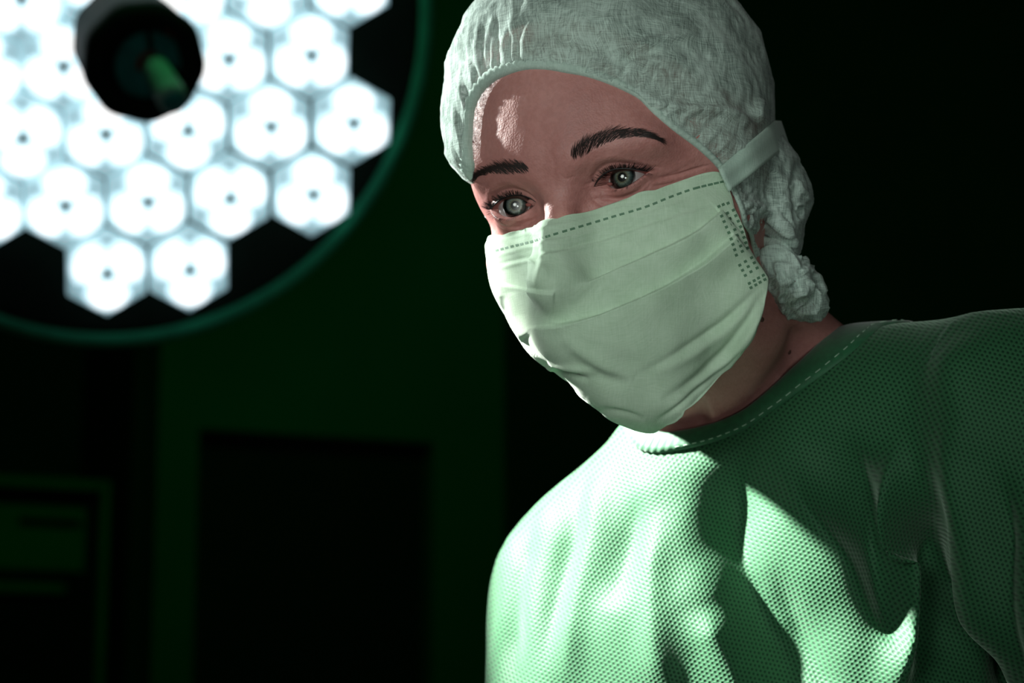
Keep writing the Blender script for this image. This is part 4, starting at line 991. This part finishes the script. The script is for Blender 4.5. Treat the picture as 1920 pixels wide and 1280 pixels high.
# carry on round the back of the head, hidden from the front
c0 = np.array(V[-nw:]); back = h2c(np.array([[0, -112, 42.]]))[0]
for f_ in np.linspace(.15, 1, 8):
    for row in c0: V.append(row + (back - c0.mean(0)) * f_ + np.array([.02, .012, 0]) * math.sin(f_ * math.pi))
V = np.array(V); o = child_of('strap', V, grid_faces(38, nw).tolist(), M['strap'], mask); o['label'] = 'flat fabric tie of the mask'
o.modifiers.new('thickness', 'SOLIDIFY').thickness = .0008

# gathered tail of the cap at the nape
bc = pix(1478, 530, 1.332); tl = np.array([(1400, 452), (1440, 442), (1480, 458), (1502, 480), (1530, 512), (1548, 550), (1551, 578), (1532, 601), (1505, 600), (1482, 604), (1458, 588), (1438, 556), (1416, 508)], float) - np.array([1478, 530])
ta_ = np.arctan2(-tl[:, 1], tl[:, 0]); tr_ = np.hypot(tl[:, 0], tl[:, 1]) / F * 1.332; trf = loop_fn([(r_, a_) for r_, a_ in zip(tr_, ta_)])
th_, ps_ = np.meshgrid(np.linspace(.02, math.pi - .02, 70), np.linspace(0, 2 * np.pi, 140, endpoint=False), indexing='ij'); th_, ps_ = th_.ravel(), ps_.ravel()
D = np.stack([np.sin(th_) * np.cos(ps_), -np.cos(th_), np.sin(th_) * np.sin(ps_)], 1); rad = trf(ps_); R_ = np.stack([rad, np.full(len(rad), .036), rad], 1)
Wb1, Wb2 = Wave(18, .021, 31), Wave(18, .009, 32); BU = D * R_ * (.93 + .10 * (1 - np.abs(Wb1(D * .018 * np.array([1, 1.6, 1]))))[:, None] + .05 * (1 - np.abs(Wb2(D * .018)))[:, None]) + bc
o = child_of('gathered_tail', BU, grid_faces(70, 140, True)[:, ::-1].tolist(), M['cap'], capo); o['label'] = 'crumpled gathered tail of the cap'

# ------------------------------------------------------------------ gown
GV, GQ = surface_nets(gown_sdf, (-.10, 1.08, -.60), (.50, 1.66, .06), .0075)
tmp = bpy.data.meshes.new('tmp'); tmp.from_pydata(GV.tolist(), [], GQ.tolist()); tmp.update(); to = bpy.data.objects.new('tmp', tmp); COL.objects.link(to)
sub = to.modifiers.new('s', 'SUBSURF'); sub.levels = 2; sub.render_levels = 2
dg = bpy.context.evaluated_depsgraph_get(); ev = to.evaluated_get(dg); em = ev.to_mesh()
GV = np.zeros(len(em.vertices) * 3); em.vertices.foreach_get('co', GV); GV = GV.reshape(-1, 3); GQ = np.zeros(len(em.loops), int); em.loops.foreach_get('vertex_index', GQ); GQ = GQ.reshape(-1, 4)
ev.to_mesh_clear(); bpy.data.objects.remove(to); bpy.data.meshes.remove(tmp)
gn = gown_grad(GV); gn /= np.linalg.norm(gn, axis=1, keepdims=True) + 1e-9
q = proj(GV); goff = np.zeros(len(GV)); gfac = sstep(.35, -.1, gn[:, 1])
def gfold(line, wl, wr, h):
    global goff
    sd, tp = poly_dist(q, line, reach=260); goff += h * np.exp(-np.abs(sd / np.where(sd < 0, wl, wr)) ** 1.7) * sstep(0, .35, tp) * sstep(1.02, .75, tp)
# walking down a line, negative side is picture left
gfold([(1420, 800), (1380, 900), (1375, 1000), (1405, 1110), (1460, 1220), (1540, 1380)], 58, 52, -.017)
gfold([(1440, 790), (1490, 880), (1545, 1000), (1600, 1110), (1650, 1230), (1720, 1400)], 75, 42, .019)
gfold([(1570, 780), (1610, 900), (1640, 1040), (1660, 1180), (1670, 1300)], 45, 30, -.012)
gfold([(1672, 800), (1690, 930), (1697, 1080), (1692, 1210), (1660, 1340)], 34, 17, .028)
gfold([(1740, 850), (1735, 1000), (1725, 1150), (1700, 1300)], 34, 50, -.010)
gfold([(1760, 760), (1800, 920), (1840, 1090), (1860, 1300)], 45, 34, .010)
gfold([(1095, 860), (1066, 980), (1042, 1090), (1020, 1260)], 26, 30, -.007)
gfold([(1140, 850), (1112, 980), (1090, 1120), (1066, 1300)], 30, 34, .005)
gfold([(1200, 900), (1170, 1020), (1150, 1150)], 28, 28, -.0035)
gfold([(1240, 930), (1228, 1060), (1240, 1200), (1270, 1330)], 34, 30, .005)
gfold([(1010, 930), (970, 1040), (950, 1150), (958, 1330)], 24, 30, -.008)
gfold([(1320, 1130), (1360, 1230), (1420, 1360)], 40, 34, .007)
gfold([(1440, 1040), (1500, 1180), (1580, 1340)], 30, 30, -.006)
gfold([(1880, 860), (1876, 1020), (1884, 1160), (1910, 1380)], 34, 26, -.012)
gfold([(1690, 600), (1705, 740), (1690, 880)], 50, 50, -.004)
gfold([(1760, 600), (1795, 740), (1810, 880)], 50, 50, .005)
Wg = Wave(20, .12, 41); Wg2 = Wave(20, .045, 42); goff += .0018 * Wg(GV) + .0006 * Wg2(GV)
al_, be_ = nk_polar(GV); dk = np.linalg.norm(GV - NK, axis=1); lpa = nk_loop(be_)
goff *= np.where(dk < .16, sstep(.02, .35, al_ - lpa), 1)
GV = GV + gn * (goff * gfac)[:, None]
val = np.where(dk < .2, al_ - (lpa - .03), 1.0)
GV2, GF2, _ = clip_mesh(GV, GQ.tolist(), val)
val2 = GV2[:, 2] + .585
uv = np.stack([GV2[:, 0] * .96 + GV2[:, 2] * .28 , GV2[:, 2] * .96 - GV2[:, 0] * .28], 1)
gown = mesh_obj('surgical_gown', GV2, GF2, M['gown'], person, uv=uv); gown['label'] = 'green textured surgical gown with deep folds'
# bound neckline: a double fold of plain cloth, gathered a little at the front
NBn = 360; bn = np.linspace(0, 2 * np.pi, NBn, endpoint=False); ln0 = nk_loop(bn); rows = []
for k, (da, off_) in enumerate([(.015, .0002), (.0, .0022), (-.04, .0030), (-.10, .0032), (-.145, .0030), (-.155, .0016), (-.14, .0002)]):
    Dn = nk_dir(ln0 + da, bn); r_ = shoot(gown_sdf, NK, Dn, .01, .3)
    gat = .0006 * np.sin(bn * 95) * np.exp(-((bn - math.radians(150)) / .28) ** 2) * (0 < k < 5)
    rows.append(NK + Dn * (r_ + off_ + gat)[:, None])
BN = np.vstack(rows); bfc = grid_faces(7, NBn, True); bnn = vnormals(BN, bfc); bfc = bfc[:, ::-1] if (bnn * (BN - NK)).sum() < 0 else bfc
o = child_of('neck_band', BN, bfc.tolist(), M['band'], gown); o['label'] = 'stitched green binding of the neckline'
# running stitch along the lower edge of the band
st = []; Dn = nk_dir(ln0 - .022, bn); r_ = shoot(gown_sdf, NK, Dn, .01, .3); SP = NK + Dn * (r_ + .0032)[:, None]
for k in range(0, NBn, 4):
    seg_ = SP[[(k + j) % NBn for j in range(3)]]
    if proj(seg_)[0][0] > 1260 and seg_[0][1] < 1.44: st.append(tube(catmull(seg_, 4), .00028, 5))
V, Fc = merge(st); o = child_of('stitching', V, Fc, M['thread'], gown); o['kind'] = 'stuff'; o['label'] = 'pale running stitch along the neckline'
